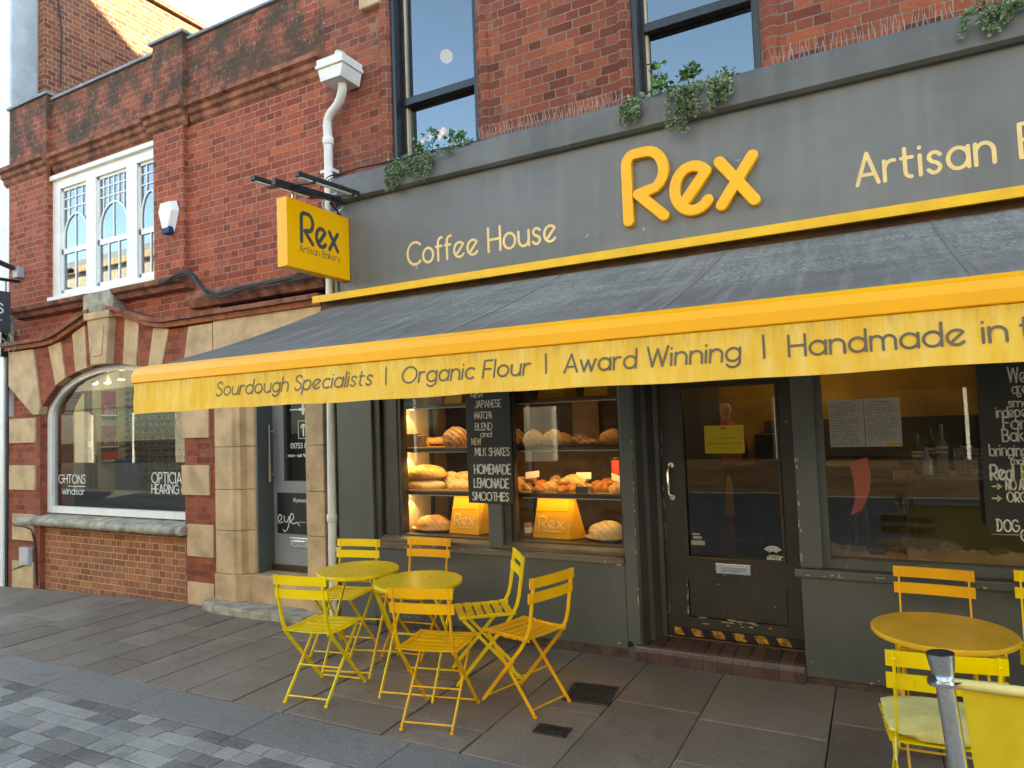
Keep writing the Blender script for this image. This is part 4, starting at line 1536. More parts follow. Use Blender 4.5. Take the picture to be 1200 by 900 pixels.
    MB().box(-.50, CX1, .015, .2, -.05, .043).build('plinth', PLINTHD, B)
    fr = MB().wall(-.365, CX1 - .2, .74, 2.22, .05, .12, [(-.32, 1.48, .80, 2.18), (1.56, 3.3, .80, 2.18), (3.36, CX1 - .26, .80, 2.18)])
    wdw = fr.build('front_window', PAINT, B, bevel=.006)
    for a, b in ((-.33, 1.49), (1.55, 3.31), (3.35, CX1 - .25)):
        MB().quad((a, .085, .79), (b, .085, .79), (b, .085, 2.19), (a, .085, 2.19)).build('pane', W3_GLASS, wdw)
    # door
    dx0, dx1, dy, dz0, dz1 = -1.47, -.50, .27, .135, 2.14
    gl = (-1.29, -.635, .72, 1.96)
    D = MB().wall(dx0, dx1, dz0, dz1, dy, dy + .05, [gl, (-1.31, -.62, .27, .535)])
    D.box(-1.305, -.625, dy + .012, dy + .04, .275, .53)
    dr = D.build('door', DOORM, B, bevel=.005)
    MB().box(dx0, dx1, dy - .03, dy + .08, dz1 + .002, 2.22).build('door_head', PAINTB, B)
    MB().quad((gl[0], dy + .025, gl[2]), (gl[1], dy + .025, gl[2]), (gl[1], dy + .025, gl[3]), (gl[0], dy + .025, gl[3])).build('pane', DOOR_GLASS, dr)
    mo = MB()
    for a, b, c, d_ in ((gl[0] - .02, gl[0], gl[2] - .02, gl[3] + .02), (gl[1], gl[1] + .02, gl[2] - .02, gl[3] + .02), (gl[0], gl[1], gl[2] - .02, gl[2]), (gl[0], gl[1], gl[3], gl[3] + .02)):
        mo.box(a, b, dy - .012, dy + .02, c, d_)
    mo.build('glazing_bead', WOODF, dr, bevel=.004)
    hn = MB()
    zh0, zh1 = 1.15, 1.385
    xh = at(785, 563, dy).x
    hn.tube([(xh + .015, dy, zh0), (xh + .012, dy - .045, zh0 + .012), (xh, dy - .05, zh0 + .03), (xh, dy - .05, zh1 - .03), (xh + .012, dy - .045, zh1 - .012), (xh + .015, dy, zh1)], .009, 8)
    for z_ in (zh0, zh1):
        hn.lathe([(.022, -.008), (.022, .0)], (xh + .015, dy, z_), 12, 'y')
    hn.build('handle', CHROME, dr, smooth=True)
    lb = MB().box(at(839, 668, dy).x, at(880, 668, dy).x, dy - .012, dy + .002, .605, .68).build('letterbox', STEEL, dr, bevel=.004)
    MB().box(at(845, 668, dy).x, at(874, 668, dy).x, dy - .018, dy - .010, .625, .66).build('flap', CHROME, lb, bevel=.003)
    MB().lathe([(.018, -.01), (.018, .0)], (xh, dy, 1.66), 12, 'y').build('lock', BLACK, dr)
    hz = MB().box(dx0 + .03, dx1 - .01, dy - .022, dy - .002, dz0 + .005, dz0 + .06).build('hazard_strip', BLACK, dr)
    hy = MB()
    k = 0
    x = dx0 + .05
    while x < dx1 - .1:
        hy.prism([(x, dz0 + .006), (x + .075, dz0 + .006), (x + .045, dz0 + .059), (x - .03 if k else x, dz0 + .059)], 'y', dy - .0245, dy - .021)
        x += .148
        k += 1
    hy.build('hazard_stripe', plain('worn_yellow_tape', (.42, .22, .03), .7, var=.6, scale=24, chips=((.05, .04, .03), .58, 30.)), hz)
    # flaked paint: bare pale wood along the panel, the hinge edge and the post
    def flake(mb, x, z, y, lx, lz):
        n = 9
        mb.prism([(x + lx * (.5 + rnd.uniform(-.22, .22)) * cos(2 * pi * q / n), z + lz * (.5 + rnd.uniform(-.22, .22)) * sin(2 * pi * q / n)) for q in range(n)], 'y', y - .0012, y + .001)
    fk = MB()
    for _ in range(16):
        flake(fk, rnd.uniform(-1.24, -.66), .27 + rnd.choice((-.012, .0, -.03)) + rnd.gauss(0, .006), dy, rnd.uniform(.01, .07), rnd.uniform(.004, .011))
    for _ in range(9):
        flake(fk, -1.315 + rnd.gauss(0, .003), rnd.uniform(.28, .52), dy, rnd.uniform(.005, .010), rnd.uniform(.01, .05))
    for _ in range(14):
        flake(fk, -1.462 + rnd.gauss(0, .002), rnd.uniform(.2, 1.75), dy, rnd.uniform(.004, .009), rnd.uniform(.012, .07))
    for _ in range(6):
        flake(fk, rnd.uniform(-1.2, -.7), rnd.uniform(.3, .7), dy, rnd.uniform(.006, .02), rnd.uniform(.004, .009))
    FLAKE = plain('bare_wood_flake', (.50, .42, .33), .85, var=.3, scale=30)
    fk.build('flaked_paint', FLAKE, dr)
    fk = MB()
    for _ in range(12):
        flake(fk, -.495 + abs(rnd.gauss(0, .010)), rnd.choice((rnd.uniform(.78, 1.0), rnd.uniform(.76, 1.7))), .0, rnd.uniform(.006, .016), rnd.uniform(.01, .05))
    for _ in range(14):
        flake(fk, rnd.uniform(-.50, .5), .71 + rnd.gauss(0, .012), -.03, rnd.uniform(.006, .03), rnd.uniform(.004, .009))
    for _ in range(10):
        flake(fk, rnd.uniform(-.50, 1.2), .05 + abs(rnd.gauss(0, .012)), .0, rnd.uniform(.006, .03), rnd.uniform(.006, .02))
    for _ in range(14):
        flake(fk, -1.606 + rnd.gauss(0, .002), rnd.uniform(.08, 1.6), .0, rnd.uniform(.004, .009), rnd.uniform(.01, .05))
    for _ in range(10):
        flake(fk, rnd.uniform(-3.9, -1.62), .09 + abs(rnd.gauss(0, .015)), .0, rnd.uniform(.008, .03), rnd.uniform(.005, .012))
    for _ in range(18):
        flake(fk, rnd.uniform(-3.9, -1.72), .70 + rnd.gauss(0, .012), -.02, rnd.uniform(.008, .05), rnd.uniform(.003, .008))
    fo_ = fk.build('flaked_paint', FLAKE, B)
    fo_['kind'] = 'stuff'
    MB().lathe([(.022, -.0015), (.022, .001)], (at(739, 755, .0).x, .0, at(739, 755, .0).z), 9, 'y').build('weep_hole', BLACK, B)
    # stickers on the door glass
    stc = MB()
    f = onfront(dy + .022)
    c = at(907, 648, dy)
    for r in (.028, .045, .062):
        stc.stroke(A(c.x - .01, c.z - .01, r, r * .8, 35, 145), .011, f, .0006)
    stc.stroke([(c.x - .028, c.z - .045), (c.x + .018, c.z - .045)], .05, f, .0006)
    stc.stroke([(c.x - .018, c.z - .065), (c.x + .008, c.z - .065)], .045, f, .0007)
    stc.stroke(A(c.x + .045, c.z - .045, .016, .017, 110, -110), .008, f, .0006)
    stc.build('wifi_sticker', VINYL, dr)
    sl2 = MB()
    write(sl2, 'FREE', .016, .0035, onfront(dy + .0205), .0003, c.x - .04, c.z - .042, c.x + .028, gap=.3)
    write(sl2, 'WiFi', .016, .0035, onfront(dy + .0205), .0003, c.x - .034, c.z - .066, c.x + .022, gap=.3)
    sl2.build('sticker_lettering', INK, dr)
    s3 = MB()
    c = at(817, 632, dy)
    s3.box(c.x - .05, c.x + .05, dy + .0205, dy + .022, c.z - .045, c.z - .012)
    s3.box(c.x - .035, c.x + .03, dy + .0205, dy + .022, c.z + .0, c.z + .02)
    s3.box(c.x - .042, c.x + .015, dy + .0205, dy + .022, c.z + .028, c.z + .042)
    s3.build('notice_sticker', plain('pale_sticker', (.4, .42, .42), .6), dr)
    # brick step
    sb = MB()
    x = -1.64
    while x < -.52:
        wd = .098
        pr = [(-.035, -.04), (-.035, .075), (-.02, .105), (.005, .118), (.235, .122), (.235, -.04)]
        sb.prism(pr, 'x', x + .004, min(x + wd, -.505) - .004)
        x += wd
    stp = sb.build('brick_step', STEPB, B, bevel=.004)
    MB().box(-1.64, -.505, -.025, .34, -.04, .108).build('step_mortar', plain('step_mortar', (.17, .15, .13), .9, coords='pos'), B)
    MB().box(-1.64, -.505, .24, .5, .0, .13).build('door_threshold', PLINTHD, B)
    return B


CAFE = cafe()


# drain hole and paint knock on the riser are left as wear in the paint

def interior():
    """room of the cafe: floor, walls, ceiling, counter"""
    R_ = CAFE
    MB().box(-4.45, CX1 - .1, .45, 6.5, .05, .13).build('shop_floor', WOODF, R_)
    MB().box(-4.49, CX1 - .1, 6.5, 6.6, .1, 3.3).build('shop_back_wall', OCHRE, R_)
    MB().box(-4.49, -4.47, .3, 6.5, .1, 3.3).build('shop_side_wall', OCHRE, R_)
    MB().box(CX1 - .12, CX1 - .105, .3, 6.5, .1, 3.3).build('shop_side_wall', OCHRE, R_)
    MB().box(-4.5, CX1 - .1, .32, 6.6, 3.25, 3.35).build('shop_ceiling', INT_D, R_)
    MB().box(-1.66, -1.60, .9, 3.2, .13, 2.3).build('partition', INT_D, R_)
    MB().box(-4.3, -1.7, 1.6, 1.66, .13, 3.2).build('partition', plain('brown_partition', (.085, .045, .022), .7, var=.4, coords='pos'), R_)
    c = thing('shop_counter', 'dark wooden serving counter inside the cafe behind the right window', 'counter', (1.2, 2.6, .13))
    MB().box(.2, 4.6, 2.3, 2.95, .13, 1.08).build('body', WOODF, c)
    MB().box(.1, 4.7, 2.22, 3.0, 1.081, 1.13).build('top', plain('counter_top', (.16, .13, .10), .35), c, bevel=.006)
    # grey sill shelf seen behind the window
    s_ = thing('window_shelf', 'grey ledge inside the right cafe window that carries the bottles', 'shelf', (.4, .9, .1))
    z = at(1100, 556, 1.0).z
    x0, x1 = at(1064, 556, 1.0).x, at(1240, 556, 1.0).x
    MB().box(x0, x1, .9, 1.25, z - .03, z).build('board', plain('shelf_paint', (.20, .20, .19), .5), s_, bevel=.004)
    MB().box(x0 + .03, x1, .95, 1.2, .13, z - .031).build('front', INT_D, s_)
    lab = ['bottle with a white and red label, leftmost on the ledge in the right window', 'bottle with red top label, second from the left on the window ledge',
           'pale tall bottle in the middle of the window ledge', 'bottle with red and white label at the right of the window ledge', 'clear squat bottle standing low at the left of the window ledge']
    gr = [(.10, .10, .09), (.06, .05, .03), (.25, .24, .2), (.07, .06, .04), (.4, .4, .38)]
    for i, (u, hh) in enumerate(((1076, .3), (1092, .34), (1105, .36), (1133, .36), (1086, .2))):
        y = 1.05 + .05 * (i % 2) - (.1 if i == 4 else 0)
        bx = at(u, 540, y).x
        b = thing('bottle', lab[i], 'bottle', (bx, y, z + .001))
        MB().lathe([(.036, 0), (.038, .01), (.038, hh * .55), (.014, hh * .72), (.013, hh), (.016, hh)], (0, 0, 0), 14).build('glass_body', plain('bottle_glass_%d' % i, gr[i], .12), b, local=True, smooth=True)
        if i < 4:
            MB().lathe([(.0388, hh * .42), (.0388, hh * .56)], (0, 0, 0), 14).build('label', PAPERW, b, local=True, smooth=True)
            MB().lathe([(.039, hh * .47), (.039, hh * .51)], (0, 0, 0), 14).build('label_band', REDP, b, local=True, smooth=True)
    # wire basket
    bx = at(1135, 540, 1.1)
    wb = thing('wire_basket', 'grey woven wire basket on the ledge behind the right window', 'basket', (bx.x, .98, z + .001))
    k = MB()
    for j in range(7):
        zz = .01 + j * .028
        r = .085 + .012 * j / 6
        k.tube([(r * cos(a_ * pi / 10), r * .8 * sin(a_ * pi / 10), zz) for a_ in range(21)], .004, 5)
    for j in range(16):
        a_ = j * pi / 8
        k.tube([(.085 * cos(a_), .068 * sin(a_), 0), (.098 * cos(a_), .078 * sin(a_), .19)], .004, 5)
    k.build('basket_weave', plain('basket_grey', (.35, .32, .28), .6), wb, local=True)
    MB().lathe([(.083, 0), (.083, .006)], (0, 0, 0), 16).build('base', WOODF, wb, local=True)
    # added red cutout in place of a bag reflected in the glass
    rc = thing('reflection_cutout', 'curved bright red sling standing in for a reflection close behind the right window', 'chair', (at(1008, 560, .5).x, .5, .1))
    n = 10
    vs = []
    pr = []
    for i in range(n + 1):
        t = i / n
        v_ = 538 + (600 - 538) * t
        off = 6 * sin(pi * t)
        pr.append((at(995 + off + (2 if t > .5 else 0), v_ + 4, .36), at(1016 + off * 1.2 - 6 * t, v_ - 2, .42)))
    for a_, b_ in pr:
        vs += [a_, b_, b_ + Vector((0, .02, 0)), a_ + Vector((0, .02, 0))]
    fs = [(0, 1, 2, 3), (4 * n, 4 * n + 3, 4 * n + 2, 4 * n + 1)]
    for i in range(n):
        for q in range(4):
            fs.append((4 * i + q, 4 * i + (q + 1) % 4, 4 * i + 4 + (q + 1) % 4, 4 * i + 4 + q))
    MB().add([tuple(p) for p in vs], fs).build('cutout', plain('coral_red_cutout', (.85, .12, .09), .6, var=.06), rc, smooth=True)
    pst = at(1004, 595, .42)
    MB().tube([(pst.x - .02, .42, .795), (pst.x, .42, 1.2)], .010, 8).build('leg', BLACK, rc)
    MB().tube([(pst.x + .06, .47, .795), (pst.x + .05, .46, 1.3)], .010, 8).build('leg', BLACK, rc)
    # crumpled brown paper along the bottom of the right window
    for i, (u0, u1, zt) in enumerate(((964, 1062, .86), (1063, 1200, .90))):
        a, b = at(u0, 655, .25).x, at(u1, 655, .25).x
        mb = MB()
        n = 70
        for q in range(n):
            x0, x1 = a + (b - a) * q / n, a + (b - a) * (q + 1) / n

            def P(x, k):
                h = zt - .035 + .008 * sin(x * 17 + i) + .006 * sin(x * 41) + .004 * sin(x * 97)
                if i == 0:
                    h += .10 * max(0, 1 - (x - a) / .12)
                return [(x, .16, .80), (x, .20 + .02 * sin(x * 29), h), (x, .42, h - .02 + .02 * sin(x * 23)), (x, .45, .80)][k]
            for k_ in range(3):
                mb.add([P(x0, k_), P(x1, k_), P(x1, k_ + 1), P(x0, k_ + 1)], [(0, 1, 2, 3)])
        o = mb.build('brown_paper', PAPERB, recalc=False)
        tag(o, ('crumpled brown paper with a raised corner at the left foot of the right cafe window', 'longer heap of crumpled brown paper behind the yellow chair in the right cafe window')[i], 'paper')
    MB().box(-.36, CX1 - .2, .13, .6, .74, .795).build('window_board', WOODF, CAFE)
    bb = thing('back_bar', 'dark back bar with cups along the rear wall of the cafe', 'cabinet', (1.8, 6.1, .13))
    MB().box(-1.5, CX1 - .2, 5.9, 6.45, .13, 1.62).build('cabinet', INT_D, bb)
    for z_ in (.6, 1.1):
        MB().box(-1.45, CX1 - .25, 5.86, 5.9, z_, z_ + .03).build('shelf', WOODF, bb)
    cs = thing('service_counter', 'dark serving counter deep inside the cafe behind the door', 'counter', (-.6, 3.7, .13))
    MB().box(-1.55, .15, 3.5, 4.1, .13, 1.1).build('body', INT_D, cs)
    MB().box(-1.55, .18, 3.45, 4.12, 1.101, 1.14).build('top', WOODF, cs)
    MB().box(-1.3, -.9, 3.6, 3.9, 1.141, 1.5).build('till', BLACK, cs, bevel=.02)
    # lamps inside
    for i, (x, y, z_, lab_) in enumerate(((-.85, 5.0, 2.55, 'warm pendant lamp deep inside the cafe behind the door'), (1.1, 3.4, 2.6, 'warm pendant lamp above the counter behind the right window'), (-2.6, 3.6, 2.5, 'warm pendant lamp far behind the bread shelves'))):
        t = thing('pendant_lamp', lab_, 'lamp', (x, y, z_))
        MB().tube([(0, 0, .1), (0, 0, .68)], .006, 6).build('flex', BLACK, t, local=True)
        MB().lathe([(.03, .12), (.06, .1), (.13, 0), (.125, 0), (.05, .09)], (0, 0, 0), 20).build('lamp_shade', BLACK, t, local=True, smooth=True)
        MB().lathe([(.01, .06), (.04, .03), (.045, 0), (.03, -.03), (.005, -.04)], (0, 0, 0), 14).build('bulb', LAMP_WARM, t, local=True, smooth=True)
        ld = bpy.data.lights.new('pendant_light', 'POINT')
        ld.energy = (2.2, 1.2, 1.5)[i]
        ld.color = (1, .68, .36)
        ld.shadow_soft_size = .05
        lo = bpy.data.objects.new('pendant_light', ld)
        lo.location = (0, 0, -.1)
        COL.objects.link(lo)
        lo.parent = t
    # lamp seen in the upstairs window
    p = at(523, 66, 1.2)
    t = thing('globe_lamp', 'glowing round lamp seen through the left upstairs window', 'lamp', (p.x, 1.2, p.z))
    MB().lathe([(max(.002, .07 * sin(pi * q / 14)), .07 * cos(pi * q / 14)) for q in range(15)], (0, 0, 0), 24).build('globe', LAMP_GLOBE, t, local=True, smooth=True)
    MB().tube([(0, 0, .1), (0, 0, 6.55 - p.z)], .006, 6).build('flex', BLACK, t, local=True)


interior()


# ------------------------------------------------------------------ customer inside
def person():
    p = at(850, 480, 4.6)
    t = thing('person', 'bald person in a dusty red shirt standing inside behind the door glass', 'person', (p.x, 4.6, .13), radians(200))
    pts = [(0, 0, .95), (0, 0, 1.15), (0, 0, 1.38), (0, 0, 1.50), (0, -.01, 1.56), (0, -.025, 1.67), (0, -.02, 1.78),
           (.10, 0, .88), (.11, -.02, .48), (.11, 0, .06), (-.10, 0, .88), (-.11, -.02, .48), (-.11, 0, .06),
           (.19, 0, 1.42), (.25, .02, 1.14), (.22, -.14, .98), (-.19, 0, 1.42), (-.25, .02, 1.14), (-.22, -.14, .98),
           (.12, -.14, .03), (-.12, -.14, .03)]
    ed = [(0, 1), (1, 2), (2, 3), (3, 4), (4, 5), (5, 6), (0, 7), (7, 8), (8, 9), (0, 10), (10, 11), (11, 12), (2, 13), (13, 14), (14, 15), (2, 16), (16, 17), (17, 18), (9, 19), (12, 20)]
    rad = [.15, .16, .175, .055, .05, .10, .075, .095, .065, .045, .095, .065, .045, .065, .05, .035, .065, .05, .035, .035, .035]
    me = bpy.data.meshes.new('body')
    me.from_pydata(pts, ed, [])
    o = bpy.data.objects.new('body', me)
    COL.objects.link(o)
    o.parent = t
    md = o.modifiers.new('skin', 'SKIN')
    o.modifiers.new('sub', 'SUBSURF').levels = 2
    o.modifiers['sub'].render_levels = 2
    for i, v in enumerate(me.skin_vertices[0].data):
        v.radius = (rad[i], rad[i] * .85)
        v.use_root = i == 0
    tt = NT('clothed_figure')
    sx = tt.n('ShaderNodeSeparateXYZ')
    tt.l(tt.objc(), sx.inputs[0])
    c = tt.ramp(tt.rng(sx.outputs[2], 0, 2), [(0, (.03, .03, .04)), (.47, (.03, .03, .04)), (.475, (.45, .10, .10)), (.765, (.45, .10, .10)), (.77, (.55, .28, .2))])
    for n_ in tt.t.nodes:
        if n_.type == 'VALTORGB':
            n_.color_ramp.interpolation = 'CONSTANT'
    tt.princ(c, .7)
    me.materials.append(tt.m)
    fz = MB()
    for s_ in (-1, 1):
        fz.lathe([(.004, -.012), (.014, 0), (.004, .012)], (s_ * .035, -.095, 1.69), 8, 'y')
    fz.build('eyes', WHITE, t, local=True)
    MB().lathe([(.004, -.13), (.016, -.105), (.02, -.08)], (0, 0, 1.66), 8, 'y').build('nose', SKIN, t, local=True, smooth=True)


person()


# ------------------------------------------------------------------ awning
def awning():
    T = thing('awning', 'long dark grey awning with yellow front bar and lettered yellow valance', 'awning', (-.5, -.1, 2.9))
    hood = MB()
    hood.box(-4.56, CX1, -.165, -.031, 2.935, 2.975)
    hood.box(-4.56, CX1, -.172, -.160, 2.915, 2.98)
    hood.build('hood', YTRIM, T, bevel=.002)
    MB().box(-4.545, CX1, -.05, .02, 2.70, 2.934).build('back_board', BROWNW, T)
    # canvas
    x0, x1 = -4.40, CX1 - .1
    nx, ny = 90, 16
    vs, fs = [], []

    def cz(x, t):
        y = -.10 + (-1.83 + .10) * t
        z = 2.87 + (2.236 - 2.87) * t
        z -= .022 * sin(pi * t)
        z += .004 * sin(x * 2.3 + t * 3) * sin(pi * t) + .003 * sin(x * 6.1) * sin(pi * t)
        return y, z
    for th in (0, .004):
        for j in range(ny + 1):
            for i in range(nx + 1):
                x = x0 + (x1 - x0) * i / nx
                y, z = cz(x, j / ny)
                vs.append((x, y, z - th))
    M_ = (nx + 1) * (ny + 1)
    for j in range(ny):
        for i in range(nx):
            a = j * (nx + 1) + i
            fs.append((a, a + 1, a + nx + 2, a + nx + 1))
            fs.append((M_ + a, M_ + a + nx + 1, M_ + a + nx + 2, M_ + a + 1))
    cv = MB().add(vs, fs).build('canvas', AWN, T, smooth=True, recalc=False)
    seam_m = plain('awning_seam', (.165, .16, .15), .6, coords='pos')
    for xs_ in (-2.05, -.85, .35, 1.6, 2.9):
        sm = MB()
        pp = []
        for k in range(17):
            y, z = cz(xs_, k / 16)
            pp.append((xs_, y, z + .002))
        for p, q in zip(pp[:-1], pp[1:]):
            sm.bar(p, q, .022, .0025)
        sm.build('seam', seam_m, cv)
    # front bar
    bar = MB().prism([(-1.79, 2.242), (-1.835, 2.24), (-1.875, 2.215), (-1.893, 2.175), (-1.893, 2.122), (-1.87, 2.115), (-1.80, 2.115)], 'x', -4.60, CX1)
    bar.build('front_bar', YSIGN, T, bevel=.004)
    # valance
    def vy(x, z):
        k = (2.118 - z) / .21
        return -1.882 - .007 * k * sin(x * 4.3) - .0045 * k * sin(x * 11.1 + 1 + 3 * k) - .0025 * sin(x * 31 + 9 * k) * k - .006 * k
    vs, fs = [], []
    nx, nz = 220, 8
    for th in (0, .002):
        for j in range(nz + 1):
            for i in range(nx + 1):
                x = -4.585 + (CX1 + 4.5) * i / nx
                if i == 0:
                    x += .012 * (1 - j / nz) - .008
                zb = 1.908 + .003 * sin(x * 3.1) + .002 * sin(x * 9.7)
                z = 2.118 + (zb - 2.118) * j / nz
                vs.append((x, vy(x, z) + th, z))
    M_ = (nx + 1) * (nz + 1)
    for j in range(nz):
        for i in range(nx):
            a = j * (nx + 1) + i
            fs.append((a, a + nx + 1, a + nx + 2, a + 1))
            fs.append((M_ + a, M_ + a + 1, M_ + a + nx + 2, M_ + a + nx + 1))
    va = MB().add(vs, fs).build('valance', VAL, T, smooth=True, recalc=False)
    L = MB()
    f = lambda u, v, d: (u, vy(u, v) - .0015 - d, v)
    zb = 1.992
    cap = .085
    Y = -1.885

    def X_(u, v):
        return at(u, v, Y).x
    write(L, 'Sourdough Specialists', cap, .0098, f, .0006, X_(253, 462), zb, X_(436, 452), gap=.19, slant=.2)
    write(L, '|', cap, .0095, f, .0006, X_(453, 442), zb, None)
    write(L, 'Organic Flour', cap, .0098, f, .0006, X_(471, 447), zb - .004, X_(620, 440), gap=.19, slant=.16)
    write(L, '|', cap, .0095, f, .0006, X_(640, 430), zb, None)
    write(L, 'Award Winning', cap, .0100, f, .0006, X_(662, 436), zb - .008, X_(867, 425), gap=.19, slant=.08)
    write(L, '|', cap, .0095, f, .0006, X_(895, 410), zb, None)
    write(L, 'Handmade in', cap, .0102, f, .0006, X_(925, 418), zb - .006, X_(1180, 400), gap=.19, slant=.0)
    write(L, 'the heart', cap, .0102, f, .0006, X_(1197, 400), zb - .006, X_(1197, 400) + .5, gap=.19, slant=.0)
    L.build('lettering', GREYLET, va)
    # folding arms
    for x in (-3.6, .6, 3.9):
        mb = MB()
        mb.bar((x, -.05, 2.78), (x + .55, -.95, 2.45), .03, .05)
        mb.bar((x + .55, -.95, 2.45), (x, -1.82, 2.18), .03, .05)
        mb.build('folding_arm', YTRIM, T, bevel=.005)


awning()


# ------------------------------------------------------------------ projecting sign
def proj_sign():
    xs = -4.27
    T = thing('hanging_sign', 'yellow square hanging sign on a black iron bracket with lamp rails', 'sign', (xs, -.45, 3.1))
    y0, y1, z0, z1 = -.80, -.035, 3.105, 3.69
    pn = MB().box(xs - .055, xs + .055, y0, y1, z0, z1).build('sign_box', YSIGN, T, bevel=.006)
    for side in (1, -1):
        L = MB()
        f = (lambda u, v, d: (xs + .055 + d, u, v)) if side == 1 else (lambda u, v, d: (xs - .055 - d, -.835 - u, v))
        write(L, 'Rex', .25, .036, f, .002, -.635, 3.345, -.195, gap=.2)
        write(L, 'Artisan Bakery', .06, .0055, f, .001, -.66, 3.255, -.165, gap=.2)
        L.build('lettering', SIGNLET, pn)
    br = MB()
    br.bar((xs, .0, 3.86), (xs, -.88, 3.80), .04, .05)
    br.bar((xs - .28, -.20, 3.90), (xs + .26, -.20, 3.83), .03, .02)
    br.bar((xs - .28, -.68, 3.86), (xs + .26, -.68, 3.80), .03, .02)
    br.bar((xs, -.02, 3.90), (xs, -.02, 3.22), .03, .012, (0, 1, 0))
    br.tube([(xs, -.02, 3.62), (xs, -.10, 3.72), (xs, -.22, 3.80)], .012, 6)
    br.box(xs - .06, xs + .06, -.10, -.03, 3.86, 4.0)
    br.build('bracket', DKIRON, T)
    for dx, dz in ((-.27, .03), (.24, -.04)):
        rl = MB().bar((xs + dx, -.12, 3.90 + dz), (xs + dx, -.86, 3.86 + dz), .05, .04).build('lamp_rail', DKIRON, T, bevel=.004)
        MB().bar((xs + dx, -.15, 3.878 + dz), (xs + dx, -.83, 3.838 + dz), .03, .012).build('lamp_tube', WHITE, rl)
    for y in (-.12, -.66):
        MB().tube([(xs, y + .02 * cos(a), 3.735 + .045 * sin(a)) for a in [k * pi / 8 for k in range(17)]], .005, 5).build('hanging_ring', CHROME, T)
    cb = MB()
    cb.tube(SPn([Vector(p) for p in ((xs - .02, -.05, 3.95), (xs - .06, -.2, 3.86), (xs - .05, -.26, 3.76), (xs - .02, -.15, 3.72), (xs, -.05, 3.8))]), .009, 6)
    cb.build('flex', plain('grey_flex', (.5, .5, .5), .5), T)


proj_sign()


# ------------------------------------------------------------------ drainpipe
def drainpipe():
    T = thing('drainpipe', 'white drainpipe with square hopper head between the brick and grey shopfronts', 'drainpipe', (-4.56, .02, .0))
    y = .01
    c = at(398, 88, -.06)
    b1, b2, b3 = at(401, 106, -.05), at(396, 122, -.02), at(387, 140, .01)
    MB().tube(SPn([Vector((-4.545, y, .0)), Vector((-4.53, y, 1.5)), Vector((-4.505, y, 3.0)), Vector((-4.49, y, b3.z - .3)), Vector((-4.487, y, b3.z)), b2, b1, Vector((b1.x, -.06, c.z))]), .042, 14).build('pipe', PVC, T, smooth=True)
    hp = MB()
    x_, z_ = c.x, c.z
    hp.prism([(x_ - .12, z_ - .09), (x_ + .12, z_ - .09), (x_ + .15, z_ + .03), (x_ - .15, z_ + .03)], 'y', -.19, .08)
    hp.box(x_ - .165, x_ + .165, -.21, .09, z_ + .031, z_ + .065)
    hp.box(x_ - .155, x_ + .155, -.20, .085, z_ + .066, z_ + .12)
    hp.build('hopper', PVC, T, bevel=.006)
    MB().tube([(x_ - .04, y - .03, z_ + .1), (x_ - .05, y - .02, z_ + .2), (x_ - .09, y + .02, z_ + .27), (x_ - .1, y + .10, z_ + .29)], .04, 12).build('inlet_bend', PVC, T, smooth=True)
    for z, xq in ((.92, -4.536), (2.6, -4.512), (4.5, -4.489)):
        MB().lathe([(.05, -.035), (.053, -.03), (.053, .03), (.05, .035)], (xq, y, z), 14).build('collar', PVC, T, smooth=True)
    for z in (.62, 4.2):
        MB().box(-4.59, -4.44, y - .01, .1, z, z + .03).build('clip', PVC, T)


drainpipe()


# ------------------------------------------------------------------ trailing plants, spikes and cables on the cornice
def leaf(mb, p, d, l, wd):
    d = d.normalized()
    s_ = d.cross(Vector((rnd.uniform(-1, 1), rnd.uniform(-1, 1), rnd.uniform(-1, 1))))
    if s_.length < .01:
        return
    s_.normalize()
    up = s_.cross(d) * (wd * .25)
    mb.add([p, p + d * l * .5 + s_ * wd * .5 + up, p + d * l, p + d * l * .5 - s_ * wd * .5 + up], [(0, 1, 2), (0, 2, 3)])


